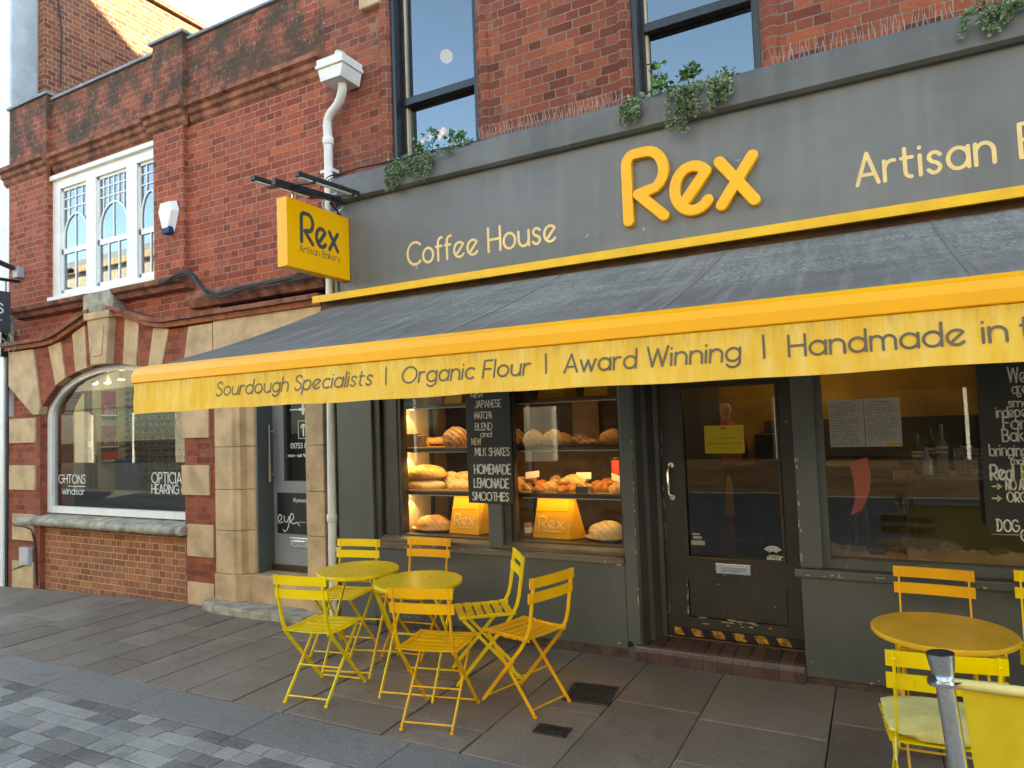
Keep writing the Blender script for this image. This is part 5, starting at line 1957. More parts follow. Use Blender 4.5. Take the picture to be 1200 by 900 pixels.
def garland(label, x0, x1, drops, flowers=(), sprigs=()):
    T = thing('trailing_plant', label, 'plant', ((x0 + x1) / 2, -.05, 4.07), 0, 'trailing plants on the cornice')
    L1, L2, S = MB(), MB(), MB()
    n = int((x1 - x0) * 420)
    for _ in range(n):
        p = Vector((rnd.uniform(x0, x1), rnd.uniform(-.11, .02), 4.06 + abs(rnd.gauss(0, .03))))
        leaf(L1 if rnd.random() < .75 else L2, p, Vector((rnd.gauss(0, 1), rnd.gauss(0, 1) - .3, rnd.gauss(.2, .8))), rnd.uniform(.025, .045), rnd.uniform(.015, .028))
    for (x, ln, dens) in drops:
        for k in range(5):
            xx = x + rnd.gauss(0, .035)
            lk = ln * rnd.uniform(.6, 1.05)
            path = [Vector((xx, -.06, 4.09)), Vector((xx + rnd.gauss(0, .01), -.125, 4.04))]
            m_ = 6
            for q in range(1, m_ + 1):
                path.append(Vector((xx + rnd.gauss(0, .012), -.13 - rnd.uniform(0, .03), 4.04 - lk * q / m_)))
            S.tube(path, .003, 4)
            for _ in range(int(lk * dens)):
                t = rnd.random() * (len(path) - 1.001)
                i = int(t)
                p = path[i].lerp(path[i + 1], t - i)
                leaf(L1 if rnd.random() < .8 else L2, p, Vector((rnd.gauss(0, 1), rnd.gauss(-.3, .8), rnd.gauss(-.2, .7))), rnd.uniform(.018, .036), rnd.uniform(.013, .024))
    for (x, h) in sprigs:
        S.tube([(x, -.05, 4.06), (x + .01, -.05, 4.06 + h)], .003, 4)
        for _ in range(26):
            leaf(L2, Vector((x + rnd.gauss(0, .02), -.05 + rnd.gauss(0, .02), 4.06 + h * rnd.uniform(.5, 1.05))), Vector((rnd.gauss(0, 1), rnd.gauss(0, 1), rnd.gauss(.3, .7))), .05, .036)
    L1.build('foliage', LEAF1, T, recalc=False)
    L2.build('green_leaves', LEAF2, T, recalc=False)
    S.build('stem', STEMM, T)
    for (x, y, z, r, mt) in flowers:
        mb = MB()
        for k in range(3):
            for j in range(7):
                a = 2 * pi * j / 7 + k
                d = Vector((cos(a), -.5 + .2 * k, sin(a))) * (1 - .25 * k)
                c = Vector((x, y - .008 * k, z))
                s_ = Vector((-sin(a), 0, cos(a))) * r * .42
                mb.add([c, c + d * r * .6 + s_, c + d * r + Vector((0, -.008, 0)), c + d * r * .6 - s_], [(0, 1, 2, 3)])
        mb.build('flower', mt, T, recalc=False)


def X0(u, v, y=-.1):
    return at(u, v, y).x


garland('trailing sedum with white and blue flowers under the left upstairs window', X0(452, 190), X0(552, 165),
        ((X0(460, 195), .24, 420), (X0(472, 190), .12, 300), (X0(487, 185), .17, 420), (X0(500, 185), .2, 420), (X0(524, 178), .04, 200)),
        [(X0(494, 165), -.06, 4.20, .035, PETALW), (X0(503, 156), -.05, 4.22, .042, PETALW), (X0(517, 150), -.05, 4.24, .045, PETALW), (X0(516, 160), -.08, 4.19, .036, PETALW),
         (X0(500, 169), -.08, 4.15, .04, PETALB), (X0(506, 163), -.07, 4.18, .03, PETALB)],
        ((X0(486, 165), .17), (X0(526, 158), .16), (X0(536, 160), .13), (X0(502, 150), .22)))
garland('trailing sedum with a round leaf sprig under the right upstairs window', X0(732, 125), X0(862, 90),
        ((X0(738, 120), .12, 420), (X0(748, 120), .16, 380), (X0(796, 108), .3, 420), (X0(803, 106), .2, 420), (X0(845, 98), .22, 420), (X0(852, 96), .14, 400)), (),
        ((X0(768, 90), .26), (X0(772, 95), .16), (X0(810, 88), .18), (X0(800, 90), .14)))
garland('trailing sedum hanging over the cornice at the top right corner', X0(1128, 10), X0(1215, -10),
        ((X0(1160, 5), .13, 420), (X0(1170, 3), .1, 420), (X0(1185, 0), .06, 400)))


def spikes():
    for i, (a, b) in enumerate(((X0(560, 158), X0(728, 118)), (X0(905, 72), X0(1126, 12)))):
        mb = MB()
        x = a
        while x < b:
            for dy in (-.03, .03):
                e = rnd.uniform(-.02, .02)
                mb.tube([(x, -.05, 4.075), (x + e, -.05 + dy * 1.5, 4.185)], .0013, 4)
            x += .032
        T = thing('bird_spikes', ('strip of bird spikes on the cornice between the two upstairs windows', 'strip of bird spikes on the cornice right of the second upstairs window')[i], 'bird spikes', ((a + b) / 2, -.05, 4.07))
        mb.build('spikes', plain('spike_steel', (.40, .40, .38), .5, metal=.2), T)
        MB().box(a, b, -.06, -.04, 4.078, 4.083).build('base_strip', plain('spike_base', (.25, .25, .24), .5), T)
    c = MB()
    for k in range(3):
        pts = [at(u, v, -.07) + Vector((0, rnd.uniform(-.01, .01), rnd.uniform(-.006, .02))) for u, v in ((375, 222), (385, 210), (400, 205), (420, 199), (450, 192), (500, 180), (560, 166), (650, 145), (730, 125))]
        c.tube(SPn(pts), .0045, 5)
    tag(c.build('cornice_cable', CABLE), 'thin black cables clipped along the top of the grey cornice', 'cable')


spikes()


# ------------------------------------------------------------------ chalkboards and notices
def boards():
    yb = -.03
    x0, x1 = at(547, 520, yb).x, at(599, 520, yb).x
    z0, z1 = at(574, 590, yb).z, 2.02
    T = thing('chalkboard', 'narrow black menu chalkboard hanging on the mullion between the display windows', 'chalkboard', ((x0 + x1) / 2, yb, z0))
    MB().box(x0, x1, yb, yb + .018, z0, z1).build('board', CHALKB, T, bevel=.003)
    f = onfront(yb)
    L, Yc = MB(), MB()

    def line(mb, txt, u0, v, u1, h, wd=.008, jit=.03, bold=1):
        p, q = at(u0, v, yb), at(u1, v, yb)
        for b in range(bold):
            write(mb, txt, h, wd, f, .0012 + .0003 * b, p.x + .004 * b, p.z, q.x + .004 * b, gap=.16, jit=jit)
    line(L, 'JAPANESE', 557, 478, 587, .058)
    line(L, 'MATCHA', 556, 491, 577, .056)
    line(L, 'BLEND', 557, 504, 577, .056)
    line(L, 'and', 563, 512, 576, .045, .007)
    line(Yc, 'NEW', 553, 521, 564, .05)
    line(L, 'MILK SHAKES', 557, 534, 597, .062)
    line(L, 'HOMEMADE', 556, 555, 598, .072, .0115)
    line(L, 'LEMONADE', 556, 571, 596, .070, .0115)
    line(L, 'SMOOTHIES', 554, 586, 596, .064, .009)
    line(L, 'NEW', 552, 466, 566, .03, .006)
    L.build('chalk_lettering', CHALK, T)
    Yc.build('chalk_lettering', CHALKY, T)
    # right board
    x0, x1 = at(1158, 600, yb).x - .012, at(1158, 600, yb).x + .62
    z0, z1 = at(1160, 625, yb).z, 2.06
    T = thing('chalkboard', 'large black chalkboard about the bakery fixed over the right cafe window', 'chalkboard', ((x0 + x1) / 2, yb, z0))
    MB().prism([(x0 + .03, z0), (x1, z0), (x1, z1), (x0, z1), (x0, z0 + .03)], 'y', yb, yb + .018).build('board', CHALKB, T, bevel=.003)
    MB().box(x0 + .02, x1, yb - .006, yb + .012, z0 - .006, z0 - .0005).build('chipped_edge', plain('raw_wood', (.42, .24, .16), .8), T)
    L, Yc = MB(), MB()
    line(L, 'We', 1182, 448, 1203, .085, .008)
    line(L, 'are', 1186, 461, 1204, .06, .007)
    line(L, 'a', 1192, 465, 1196, .03, .006)
    line(L, 'small', 1182, 477, 1210, .05, .007)
    line(L, 'independent', 1168, 489, 1235, .06, .007)
    line(L, 'Family', 1176, 503, 1225, .07, .009)
    line(L, 'Bakery', 1175, 517, 1225, .07, .009)
    line(L, 'bringing people', 1160, 534, 1250, .065, .007)
    line(L, 'made', 1185, 544, 1212, .04, .006)
    line(L, 'Real', 1161, 562, 1188, .085, .012)
    line(Yc, 'Bread', 1198, 562, 1232, .085, .012)
    line(L, 'NO ADDED', 1179, 574, 1222, .055, .008)
    line(L, 'ORGANIC', 1181, 588, 1226, .055, .008)
    line(L, 'DOG', 1169, 622, 1194, .065, .009)
    line(L, 'C', 1197, 634, 1203, .06, .008)
    for v in (570, 584):
        p = at(1168, v, yb)
        Yc.stroke([(p.x - .02, p.z), (p.x + .022, p.z)], .009, f, .0012)
        Yc.stroke([(p.x + .005, p.z + .014), (p.x + .022, p.z), (p.x + .005, p.z - .014)], .008, f, .0014)
    L.build('chalk_lettering', CHALK, T)
    Yc.build('chalk_lettering', CHALKY, T)
    # menu sheets behind the right window
    y = .098
    a, b = at(970, 469, y), at(1058, 523, y)
    T = thing('menu_sheet', 'pair of white printed menu pages taped inside the right cafe window', 'menu', ((a.x + b.x) / 2, y, b.z))
    mid = (a.x + b.x) / 2
    MB().box(a.x, mid - .002, y, y + .002, b.z, a.z).build('page', PAPERW, T)
    MB().box(mid + .002, b.x, y, y + .002, b.z, a.z).build('page', PAPERW, T)
    L = MB()
    for x_0, x_1 in ((a.x + .012, mid - .015), (mid + .015, b.x - .012)):
        z = a.z - .02
        L.box(x_0 + .05, x_1 - .05, y - .001, y, z - .006, z)
        z -= .018
        while z > b.z + (.03 if x_0 > mid else .012):
            e = x_0
            while e < x_1 - .03:
                l_ = rnd.uniform(.012, .04)
                if rnd.random() < .8:
                    L.box(e, min(e + l_, x_1), y - .001, y, z - .0035, z)
                e += l_ + .006
            z -= .0105
    L.build('print', plain('grey_print', (.30, .30, .29), .8), T)
    MB().box(b.x - .09, b.x - .01, y - .001, y, b.z + .006, b.z + .022).build('yellow_stamp', YSIGN, T)
    # yellow notice on the door
    y = .29
    a, b = at(825, 499, y), at(873, 531, y)
    T = thing('door_notice', 'yellow paper notice taped to the glass of the cafe door', 'notice', ((a.x + b.x) / 2, y, b.z))
    MB().box(a.x, b.x, y - .003, y, b.z, a.z).build('paper', plain('door_notice_yellow', (.72, .56, .04), .7, var=.08), T)
    L = MB()
    f2 = onfront(y - .003)
    write(L, 'Rex', .014, .003, f2, .0004, (a.x + b.x) / 2 - .018, a.z - .028, (a.x + b.x) / 2 + .014)
    scribble(L, a.x + .055, b.x - .06, a.z - .10, .020, .0034, f2)
    scribble(L, a.x + .02, b.x - .02, a.z - .138, .018, .0034, f2)
    scribble(L, a.x + .1, b.x - .1, a.z - .17, .012, .0025, f2)
    L.build('lettering', INK, T)


boards()


# ------------------------------------------------------------------ bakery display
def blob(rx, ry, rz, seed, flat=.35, rough=.06, pinch=0., n=22, m_=14):
    """loaf shape resting on z = 0"""
    r = random.Random(seed)
    ph = [r.uniform(0, 6.28) for _ in range(8)]
    vs, fs = [], []
    for j in range(m_ + 1):
        la = -pi / 2 + pi * j / m_
        for i in range(n):
            lo = 2 * pi * i / n
            x, y, z = cos(la) * cos(lo), cos(la) * sin(lo), sin(la)
            k = 1 + rough * (sin(3 * lo + ph[0]) * cos(2 * la + ph[1]) + .7 * sin(5 * x + ph[2]) * sin(4 * z + ph[3]) + .5 * sin(9 * lo + ph[4]) * cos(5 * la))
            px = x * rx * k
            py = y * ry * k * (1 - pinch * abs(x) ** 2)
            pz = z * rz * k * (1 - pinch * abs(x) ** 2)
            if pz < -rz * flat:
                pz = -rz * flat + (pz + rz * flat) * .1
            vs.append((px, py, pz + rz * flat * 1.02))
    for j in range(m_):
        for i in range(n):
            a, b = j * n + i, j * n + (i + 1) % n
            fs.append((a, b, b + n, a + n))
    return MB().add(vs, fs)


Z1, Z2, Z3, ZT = .795, 1.165, 1.545, 1.885


def display():
    T = thing('bread_display', 'three tier dark display shelf for bread behind the two bakery windows', 'shelf', (-2.75, .35, .74))
    x0, x1 = -3.84, -1.67
    for z, nm in ((Z2, 'shelf'), (Z3, 'shelf'), (ZT + .05, 'top_shelf')):
        MB().box(x0, x1, .16, .62, z - .03, z).build(nm, plain('shelf_black', (.02, .017, .014), .35), T, bevel=.003)
    MB().box(x0, x1, .125, .70, Z1 - .035, Z1 - .002).build('base_board', WOODF, T)
    MB().box(x0 - .02, x0, .13, .62, Z1, 2.25).build('side_panel', CREAM, T)
    po = MB()
    po.box(x0 + .005, x0 + .03, .60, .64, Z1, 2.25)
    po.box(-2.76, -2.72, .58, .62, Z1, 2.25)
    po.box(-3.30, -3.27, .60, .63, Z2, Z3 - .03)
    po.build('post', BLACK, T)
    for z in (Z2, Z3):
        MB().box(-3.8, -2.82, .20, .60, z + .001, z + .008).build('wooden_board', plain('board_wood', (.42, .26, .11), .6, var=.2), T)
        MB().box(-2.66, -1.72, .20, .60, z + .001, z + .008).build('wooden_board', plain('board_wood2', (.42, .26, .11) if z == Z2 else (.07, .05, .03), .6, var=.2), T)
    # lamps under each tier
    for k, (zt, en) in enumerate(((Z2 - .03, 1.0), (Z3 - .03, 1.0), (ZT + .02, 1.0))):
        pk = MB().lathe([(.02, -.008), (.02, 0)], (x0 + .05, .27, zt), 12).build('shelf_lamp', LAMP_WARM, T)
        ld = bpy.data.lights.new('shelf_spot', 'SPOT')
        ld.energy = .9
        ld.spot_size = radians(95)
        ld.spot_blend = .3
        ld.color = (1, .62, .26)
        ld.shadow_soft_size = .012
        lo = bpy.data.objects.new('shelf_spot', ld)
        lo.location = Vector((x0 + .05, .27, zt - .012)) - T.location
        lo.parent = T
        COL.objects.link(lo)
        for (a, b) in ((-3.75, -2.9), (-2.62, -1.75)):
            st = MB().box(a, b, .175, .19, zt - .008, zt - .0005).build('lamp_strip', LAMP_WARM if False else plain('strip_%d' % k, (.8, .7, .5), .4), T)
            ld = bpy.data.lights.new('shelf_strip_light', 'AREA')
            ld.shape = 'RECTANGLE'
            ld.size = b - a
            ld.size_y = .03
            ld.energy = (.19, .42, .34)[k] if a < -3 else (.17, .42, .10)[k]
            ld.color = (1, .62, .27)
            lo = bpy.data.objects.new('shelf_strip_light', ld)
            lo.location = Vector(((a + b) / 2, .195, zt - .012)) - T.location
            lo.rotation_euler = (radians(28), 0, 0)
            lo.parent = T
            COL.objects.link(lo)

    def bread(name, label, u, v, y, z, rx, ry, rz, mt, rz_=0., cat='bread', group=None, seed=0, **kw):
        p = at(u, v, y)
        o = blob(rx, ry, rz, seed or int(u * 7 + v), **kw).build(name, mt, smooth=True)
        o.location = (p.x, y, z)
        o.rotation_euler = (0, 0, rz_)
        tag(o, label, cat, group)
        return o
    B = bread
    # left window
    s2 = Z2 + .008
    B('ciabatta_loaf', 'long golden loaf lying on top of another on the middle left shelf', 500, 545, .32, s2 + .10, .20, .085, .085, CRUST, .08)
    B('ciabatta_loaf', 'pale floury loaf underneath the golden one on the middle left shelf', 500, 572, .31, s2, .20, .085, .065, FLOUR, .05)
    B('bread_roll', 'pale torn roll standing behind the long loaves in the left window', 530, 560, .42, s2, .09, .075, .11, FLOUR)
    B('bread_roll', 'golden roll half hidden behind the hanging chalkboard, upper of two', 545, 555, .42, s2 + .07, .1, .08, .06, CRUST)
    B('bread_roll', 'floured roll half hidden behind the hanging chalkboard, lower of two', 540, 570, .33, s2, .12, .09, .065, FLOUR)
    s3 = Z3 + .008
    B('striped_loaf', 'dark loaf with pale flour rings on the top left shelf', 536, 520, .34, s3, .13, .12, .125, CRUSTD, .3)
    B('baguette', 'short golden baguette lying behind the striped loaf on the top left shelf', 522, 515, .48, s3 + .02, .16, .05, .05, CRUST, .3)
    t = thing('dark_gift_box', 'small dark brown packet at the left of the top bread shelf', 'packet', (at(487, 520, .3).x, .3, s3))
    MB().box(-.07, .03, -.05, .05, 0, .125).build('carton', plain('carton_brown', (.09, .055, .045), .5), t, local=True, bevel=.006)
    MB().box(.035, .09, -.03, .05, 0, .11).build('carton', plain('carton_grey', (.22, .17, .15), .5), t, local=True, bevel=.006)
    B('bread_roll', 'small dark roll between the packet and the baguette on the top left shelf', 506, 520, .5, s3, .07, .06, .06, CRUSTD)
    B('loaf', 'brown tin loaf at the back of the middle left shelf', 512, 560, .52, s2, .12, .07, .12, CRUSTD)
    B('bread_roll', 'dark bun at the back of the top right shelf in its middle', 680, 520, .5, s3, .09, .07, .06, CRUSTD)
    B('bread_roll', 'flat brown bun at the front of the top right shelf right of centre', 692, 522, .3, s3, .09, .07, .035, CRUSTD)
    # bottom left tray with a split loaf
    for (u, v, lab, lab2, mt) in ((509, 622, 'split topped loaf on a white tray in the bottom of the left window', 'white oval tray under the split loaf in the left window', CRUST),
                                  (713, 628, 'round scored sourdough loaf in the bottom right of the display', 'white dish under the round sourdough loaf in the right bay', FLOUR)):
        p = at(u, v, .30)
        o = MB().lathe([(.10, 0), (.17, .018), (.185, .03), (.18, .03), (.10, .012)], (0, 0, 0), 28).build('serving_tray', CERAM, smooth=True)
        o.scale = (1.25 if u < 600 else 1.05, .72, 1)
        o.location = (p.x, .30, Z1 + .001)
        tag(o, lab2, 'tray')
        rx = .185 if u < 600 else .165
        bread('loaf', lab, u, v, .30, Z1 + .016, rx, .11, .095 if u < 600 else .10, mt, .05, pinch=.12)
    # yellow paper bags
    def bag(u0, u1, v0, v1, y, z, label, dep=.12, full=True, h=None):
        a, b = at(u0, v0, y).x, at(u1, v0, y).x
        hh = h or (at(u0, v1, y).z - z)
        T2 = thing('paper_bag', label, 'paper bag', ((a + b) / 2, y, z))
        w_ = (b - a) / 2
        vs = [(-w_, 0, 0), (w_ * .55, -.02, 0), (w_, dep, 0), (-w_ * .6, dep, 0),
              (-w_ * .80, .045, hh), (w_ * .48, .03, hh * 1.0), (w_ * .72, .06, hh * .99), (-w_ * .7, .07, hh)]
        MB().add(vs, [(0, 1, 5, 4), (1, 2, 6, 5), (2, 3, 7, 6), (3, 0, 4, 7), (4, 5, 6, 7), (0, 3, 2, 1)]).build('paper', PAPERY, T2, local=True, bevel=.002)
        L = MB()

        def f(u, v, d):
            t = v / hh
            yb = -.02 * (u + w_) / (1.55 * w_) * (1 - t) + (.045 - .015 * (u + w_) / (1.4 * w_)) * t
            return (u, yb - .002 - d, v)
        write(L, 'Rex', hh * .27, hh * .035, f, .001, -w_ * .72, hh * .26, w_ * .30, gap=.2)
        write(L, 'Artisan Bakery', hh * .05, hh * .008, f, .001, -w_ * .55, hh * .16, w_ * .2, gap=.2)
        L.build('lettering', plain('pale_yellow_print', (.85, .62, .25), .6), T2, local=True)
        fo = MB()
        fo.add([(-w_ * .85, .0175, hh * .70), (w_ * .5, .011, hh * .70), (w_ * .5, .008, hh * .695), (-w_ * .85, .0145, hh * .695)], [(0, 1, 2, 3)])
        fo.build('fold', YTRIM, T2, local=True)
    bag(526, 573, 625, 582, .24, Z1 + .001, 'yellow paper carrier bag in the bottom of the left window by the mullion')
    bag(624, 681, 630, 583, .24, Z1 + .001, 'yellow paper carrier bag in the middle of the right display bay')
    zt = ZT + .051
    for i, (u0, u1) in enumerate(((476, 512), (520, 549), (630, 672), (684, 722))):
        bag(u0, u1, 478, 440, .26, zt, ('yellow paper bag on the top shelf at the far left above the bread', 'yellow paper bag on the top shelf just left of the chalkboard',
                                         'yellow paper bag on the top shelf right of the chalkboard', 'yellow paper bag on the top shelf nearest the door')[i], .1, h=.28)
    p = at(516, 475, .26)
    t = thing('red_carton', 'small red carton between two yellow bags on the top shelf', 'carton', (p.x, .26, zt))
    MB().box(-.03, .03, 0, .06, 0, .2).build('carton', REDP, t, local=True, bevel=.004)
    # right window, top shelf
    B('round_loaf', 'dark round loaf at the right edge of the chalkboard on the top shelf', 604, 520, .36, s3, .10, .09, .10, CRUSTD)
    B('round_loaf', 'floured round loaf with a cross, left of the pair on the top right shelf', 626, 520, .33, s3, .095, .08, .095, FLOUR)
    B('round_loaf', 'floured round loaf with a cross, right of the pair on the top right shelf', 648, 520, .33, s3, .10, .08, .09, FLOUR)
    B('round_loaf', 'small pale bun tucked behind the pair of round loaves', 661, 518, .45, s3, .07, .06, .07, CRUST)
    B('round_loaf', 'golden split loaf on the top shelf nearest the door', 718, 520, .36, s3, .11, .09, .085, CRUST, .4)
    r = random.Random(5)
    # pastries on the middle right shelf
    k = 0
    for u in range(602, 734, 7):
        if 686 < u < 697:
            continue
        y = (.25, .37, .30, .44)[k % 4]
        B('pastry', 'glazed golden pastry in the row on the middle shelf of the right bay', u + r.uniform(-2, 2), 575, y, s2 + (.0, .03, .0, .045)[k % 4], r.uniform(.05, .085), r.uniform(.045, .06), r.uniform(.036, .058),
          (PASTRY, CRUST, CRUSTD, PASTRY, PASTRY)[k % 5], r.uniform(-.9, .9), 'pastry', 'pastries on the middle shelf of the right bay', seed=100 + k, rough=.13)
        k += 1
    B('pastry', 'big seeded pastry heaped highest in the middle of the right bay', 672, 560, .36, s2 + .05, .12, .09, .06, CRUST, .1, 'pastry', seed=77, rough=.1)
    # price cards
    for i, (u, v, tilt) in enumerate(((624, 559, .12), (684, 554, .02), (726, 560, -.4))):
        p = at(u, v + 4, .34)
        t = thing('price_card', ('white price card tilted beside the pastries, leftmost in the right bay', 'white price card standing over the middle of the pastries', 'white price card turned sideways at the door end of the pastries')[i], 'price card', (p.x, .34, s2 + .095))
        MB().add([(-.065, 0, -.0), (.065, 0, .13 * tilt), (.065, .002, .13 * tilt + .055), (-.065, .002, .055)], [(0, 1, 2, 3)]).build('card', PAPERW, t, local=True)
        MB().tube([(0, .004, -.095), (0, .004, .02)], .002, 4).build('pin', BLACK, t, local=True)
    p = at(684, 576, .2)
    t = thing('price_card', 'small black price label clipped to the shelf edge below the pastries', 'price card', (p.x, .165, s2))
    MB().box(-.05, .05, -.004, .004, .0, .055).build('card', BLACK, t, local=True)
    t = thing('red_canister', 'tall red canister behind the pastries beside the door post', 'canister', (at(729, 545, .5).x - .02, .5, s2))
    MB().lathe([(.07, 0), (.07, .24), (.06, .25)], (0, 0, 0), 20).build('drum', REDP, t, local=True, smooth=True)
    MB().lathe([(.072, .245), (.072, .27), (.01, .28)], (0, 0, 0), 20).build('lid', BLACK, t, local=True, smooth=True)
    p = at(620, 628, .3)
    t = thing('jar', 'small brown and cream striped jar left of the middle yellow bag', 'jar', (p.x, .3, Z1))
    MB().lathe([(.034, 0), (.036, .01), (.036, .1), (.03, .11)], (0, 0, 0), 16).build('body', plain('jar_brown', (.30, .16, .08), .3), t, local=True, smooth=True)
    MB().lathe([(.0365, .03), (.0365, .075)], (0, 0, 0), 16).build('label', PAPERW, t, local=True, smooth=True)
    # paper note pinned behind the right bay
    p = at(684, 492, 1.5)
    t = thing('wall_note', 'brown kraft notice hanging behind the right bread bay', 'notice', (p.x, 1.55, p.z))
    MB().box(-.14, .14, 0, .004, -.22, .22).build('sheet', PAPERB, t, local=True)


display()


# ------------------------------------------------------------------ bistro furniture
def make_chair(mt):
    T = thing('bistro_chair', 'x', 'chair')
    hw = .172
    for s_ in (-1, 1):
        x = s_ * hw
        pts = [(x, -.262, .825), (x, -.245, .70), (x, -.222, .56), (x, -.205, .50), (x, -.180, .455), (x, -.14, .395), (x, .21, .012)]
        MB().flatbar(pts, .010, .024).build('leg', mt, T, local=True, bevel=.002)
        xi = s_ * (hw - .016)
        MB().flatbar([(xi, .175, .438), (xi, -.212, .012)], .010, .022).build('leg', mt, T, local=True, bevel=.002)
        MB().flatbar([(x - s_ * .008, -.20, .446), (x - s_ * .008, .19, .441)], .006, .022).build('seat_rail', mt, T, local=True, bevel=.0015)
    # seat slats, gently dished
    st = MB()
    n = 6
    for k in range(n):
        y0 = -.185 + .395 * k / n
        y1 = y0 + .395 / n - .017
        yc = (y0 + y1) / 2
        dz = -.010 * (1 - ((yc) / .19) ** 2)
        if k == n - 1:
            dz -= .006
        nx = 8
        for i in range(nx):
            xa, xb = -.195 + .39 * i / nx, -.195 + .39 * (i + 1) / nx
            za, zb = [.458 + dz - .006 * (1 - (q / .195) ** 2) for q in (xa, xb)]
            st.add([(xa, y0, za), (xb, y0, zb), (xb, y1, zb), (xa, y1, za), (xa, y0, za - .006), (xb, y0, zb - .006), (xb, y1, zb - .006), (xa, y1, za - .006)],
                   [(0, 1, 2, 3), (4, 7, 6, 5), (0, 4, 5, 1), (2, 6, 7, 3)] + ([(0, 3, 7, 4)] if i == 0 else []) + ([(1, 5, 6, 2)] if i == nx - 1 else []))
    st.build('seat', mt, T, local=True)
    for z0, z1, y in ((.765, .825, -.262), (.675, .735, -.246)):
        sl = MB()
        nx = 8
        for i in range(nx):
            xa, xb = -.20 + .40 * i / nx, -.20 + .40 * (i + 1) / nx
            ya, yb = [y + .004 - .012 * (1 - (q / .2) ** 2) for q in (xa, xb)]
            sl.add([(xa, ya, z0), (xb, yb, z0), (xb, yb - .004, z1), (xa, ya - .004, z1), (xa, ya + .010, z0), (xb, yb + .010, z0), (xb, yb + .006, z1), (xa, ya + .006, z1)],
                   [(0, 1, 2, 3), (4, 7, 6, 5), (0, 4, 5, 1), (3, 2, 6, 7)] + ([(0, 3, 7, 4)] if i == 0 else []) + ([(1, 5, 6, 2)] if i == nx - 1 else []))
        for sx in (-hw, hw):
            sl.lathe([(.007, -.004), (.004, -.007)], (sx, y - .006, (z0 + z1) / 2), 8, 'y')
        sl.build('backrest_slat', mt, T, local=True)
    for y, w_, z in ((.185, hw, .035), (-.190, hw - .016, .035), (-.06, hw - .016, .19)):
        MB().tube([(-w_, y, z), (w_, y, z)], .0055, 6).build('crossbar', mt, T, local=True, smooth=True)
    ft = MB()
    for s_ in (-1, 1):
        ft.lathe([(.012, 0), (.012, .012)], (s_ * hw, .215, .0), 8)
        ft.lathe([(.012, 0), (.012, .012)], (s_ * (hw - .016), -.218, .0), 8)
    ft.build('foot_pads', mt, T, local=True)
    return T


def make_table(mt):
    T = thing('bistro_table', 'x', 'table')
    MB().lathe([(.004, .690), (.296, .690), (.299, .694), (.299, .709), (.294, .714), (.288, .7138), (.004, .7138)], (0, 0, 0), 56).build('tabletop', mt, T, local=True, smooth=True)
    for s_ in (-1, 1):
        x = s_ * .20
        MB().flatbar([(x, -.22, .69), (x, .245, .010)], .010, .024).build('leg', mt, T, local=True, bevel=.002)
        xi = s_ * .183
        MB().flatbar([(xi, .22, .69), (xi, -.245, .010)], .010, .024).build('leg', mt, T, local=True, bevel=.002)
    for y, w_, z in ((.222, .20, .045), (-.222, .183, .045), (-.21, .20, .675), (.21, .183, .675)):
        MB().tube([(-w_, y, z), (w_, y, z)], .006, 6).build('crossbar', mt, T, local=True, smooth=True)
    MB().tube([(-.183, .0, .35), (.2, 0, .35)], .007, 6).build('crossbar', mt, T, local=True, smooth=True)
    return T


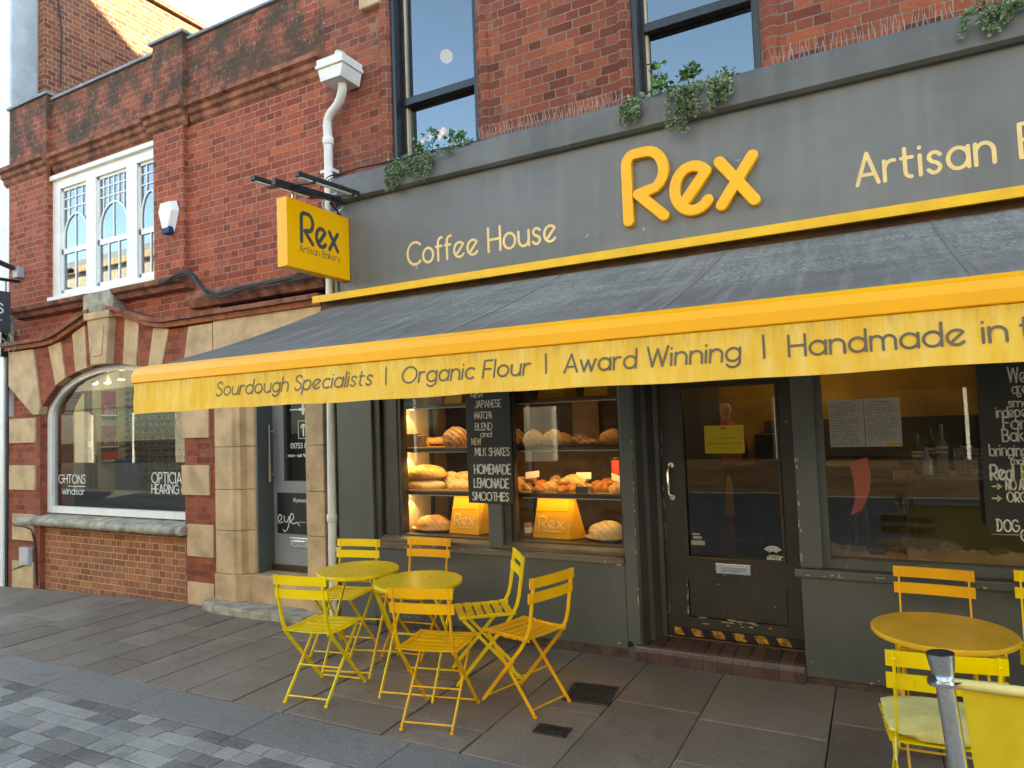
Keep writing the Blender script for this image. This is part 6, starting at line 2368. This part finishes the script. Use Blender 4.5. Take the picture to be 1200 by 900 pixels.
def furniture():
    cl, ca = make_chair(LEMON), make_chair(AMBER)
    g = 'yellow folding bistro chairs outside the cafe'
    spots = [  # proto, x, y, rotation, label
        (cl, -3.37, -1.345, 9, 'yellow chair with its back to the street at the far left of the tables'),
        (ca, -2.430, -1.365, 13, 'yellow chair, warm light in its colour, in front of the middle of the round tables, nearest the kerb'),
        (ca, -2.05, -.955, 73, 'yellow chair, warm light in its colour, turned sideways at the right end of the left group'),
        (cl, -2.52, -.66, 128, 'yellow chair seen edge on, behind the amber one at the right of the left group'),
        (ca, -3.30, -.42, 186, 'yellow chair, warm light in its colour, against the stall riser under the left display window'),
        (cl, -3.86, -.61, 191, 'yellow chair behind the back left table, close to the drainpipe'),
        (ca, .215, -.46, 177, 'yellow chair, warm light in its colour, against the wall behind the right hand table'),
        (cl, .785, -.40, 172, 'yellow chair cut off by the right edge of the photo'),
        (cl, .145, -1.53, 6, 'yellow chair with a pale cushion in front of the right hand table'),
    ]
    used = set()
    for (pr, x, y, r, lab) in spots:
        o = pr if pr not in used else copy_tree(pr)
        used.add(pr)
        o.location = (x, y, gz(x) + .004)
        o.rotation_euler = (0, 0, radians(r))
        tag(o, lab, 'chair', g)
    tl = make_table(TABLE_SKYLIT)
    ta = make_table(TABLE_WARMLIT)
    for (o, x, y, r, lab) in ((tl, -2.80, -1.045, 12, 'round yellow table at the front of the left group'), (None, -3.46, -.885, 15, 'round yellow table at the back of the left group beside the drainpipe'), (ta, .21, -1.05, 4, 'round yellow table, warm light in its colour, at the right beside the steel post')):
        o = o or copy_tree(tl)
        o.location = (x, y, gz(x) + .004)
        o.rotation_euler = (0, 0, radians(r))
        tag(o, lab, 'table', 'round yellow bistro tables')
    # cushion on the near right chair
    c, s_ = cos(radians(6)), sin(radians(6))
    mb = blob(.20, .195, .032, 3, flat=.6, rough=.05, n=28, m_=10)
    # squarer outline
    mb.v = [(max(-.19, min(.19, p[0] * 1.25)), max(-.185, min(.185, p[1] * 1.25)), p[2]) for p in mb.v]
    o = thing('seat_cushion', 'pale yellow quilted cushion on the chair behind the steel post', 'cushion', (.145, -1.53, gz(.165) + .464), radians(6))
    mb.build('pad', CUSH, o, local=True, smooth=True)
    tt = MB()
    for sx in (-.17, .17):
        tt.tube([(sx, -.17, .02), (sx * 1.04, -.205, .01), (sx * 1.06, -.215, -.07)], .004, 5)
    tt.build('tie', CUSH, o, local=True)


furniture()


# ------------------------------------------------------------------ cafe barrier
def barrier():
    yb = -2.2
    foot = Vector((.2155, yb, .0))
    top = Vector((.1345, yb - .01, .965))
    ax = (top - foot).normalized()
    T = thing('barrier_post', 'leaning polished steel post holding the yellow cafe banner', 'post', (foot.x, yb, 0))
    f = lambda t: tuple(Vector(foot) + ax * t)
    MB().tube([f(.02), f(.88)], .028, 20).build('post', STEEL, T, smooth=True)
    MB().tube([f(.868), f(.880)], .05, 20).build('collar', CHROME, T, smooth=True)
    MB().tube([f(.881), f(.90), f(.925), f(.965)], .027, 20, r2=.042).build('flared_cap', STEEL, T, smooth=True)
    MB().tube([f(.9652), f(.9665)], .036, 20).build('cap_hole', BLACK, T)
    MB().lathe([(.17, .0), (.17, .012), (.12, .02), (.03, .03)], (foot.x, yb, .004), 28).build('base_plate', STEEL, T, smooth=True)
    p0 = f(.872)
    B = thing('cafe_banner', 'yellow cloth barrier banner stretched from the steel post at bottom right', 'banner', (.9, yb, .3))
    MB().tube([p0, (1.75, yb, p0[2] - .004)], .017, 12).build('rail', plain('rail_sleeve', (.70, .60, .22), .5), B, smooth=True)
    vs, fs = [], []
    nx, nz = 40, 12
    xa = p0[0] + .045
    for j in range(nz + 1):
        for i in range(nx + 1):
            t, k = i / nx, j / nz
            z = .862 - .70 * k
            x = xa + (1.70 - xa) * t + .055 * k * (1 - t)
            y = yb - .012 + .016 * sin(9 * t + 2 * k) * k + .010 * sin(23 * t - 5 * k) * k + .012 * sin(6 * k + 14 * t)
            vs.append((x, y, z))
    for j in range(nz):
        for i in range(nx):
            a = j * (nx + 1) + i
            fs.append((a, a + 1, a + nx + 2, a + nx + 1))
    t = NT('yellow_banner_cloth')
    v = t.pos()
    c = t.ramp(t.noise(v, 6., 5, .6, (1, 1, .5)), [(.3, (.74, .55, .02)), (.6, (.88, .68, .035)), (.8, (.92, .76, .10))])
    p = t.princ(c, .7, 0, t.bump(t.noise(v, 9., 4), .3, .01))
    tr = t.n('ShaderNodeBsdfTranslucent')
    t.l(c, tr.inputs[0])
    ms = t.n('ShaderNodeMixShader')
    ms.inputs[0].default_value = .25
    t.l(p.outputs[0], ms.inputs[1])
    t.l(tr.outputs[0], ms.inputs[2])
    t.l(ms.outputs[0], t.out.inputs[0])
    MB().add(vs, fs).build('cloth', t.m, B, smooth=True, recalc=False)
    t2 = thing('barrier_post', 'second steel barrier post at the far end of the banner, out of frame', 'post', (1.78, yb, 0))
    MB().tube([(1.78, yb, .02), (1.78, yb, .93)], .028, 16).build('post', STEEL, t2, smooth=True)
    MB().lathe([(.17, .0), (.17, .012), (.12, .02), (.03, .03)], (1.78, yb, .004), 28).build('base_plate', STEEL, t2, smooth=True)


barrier()
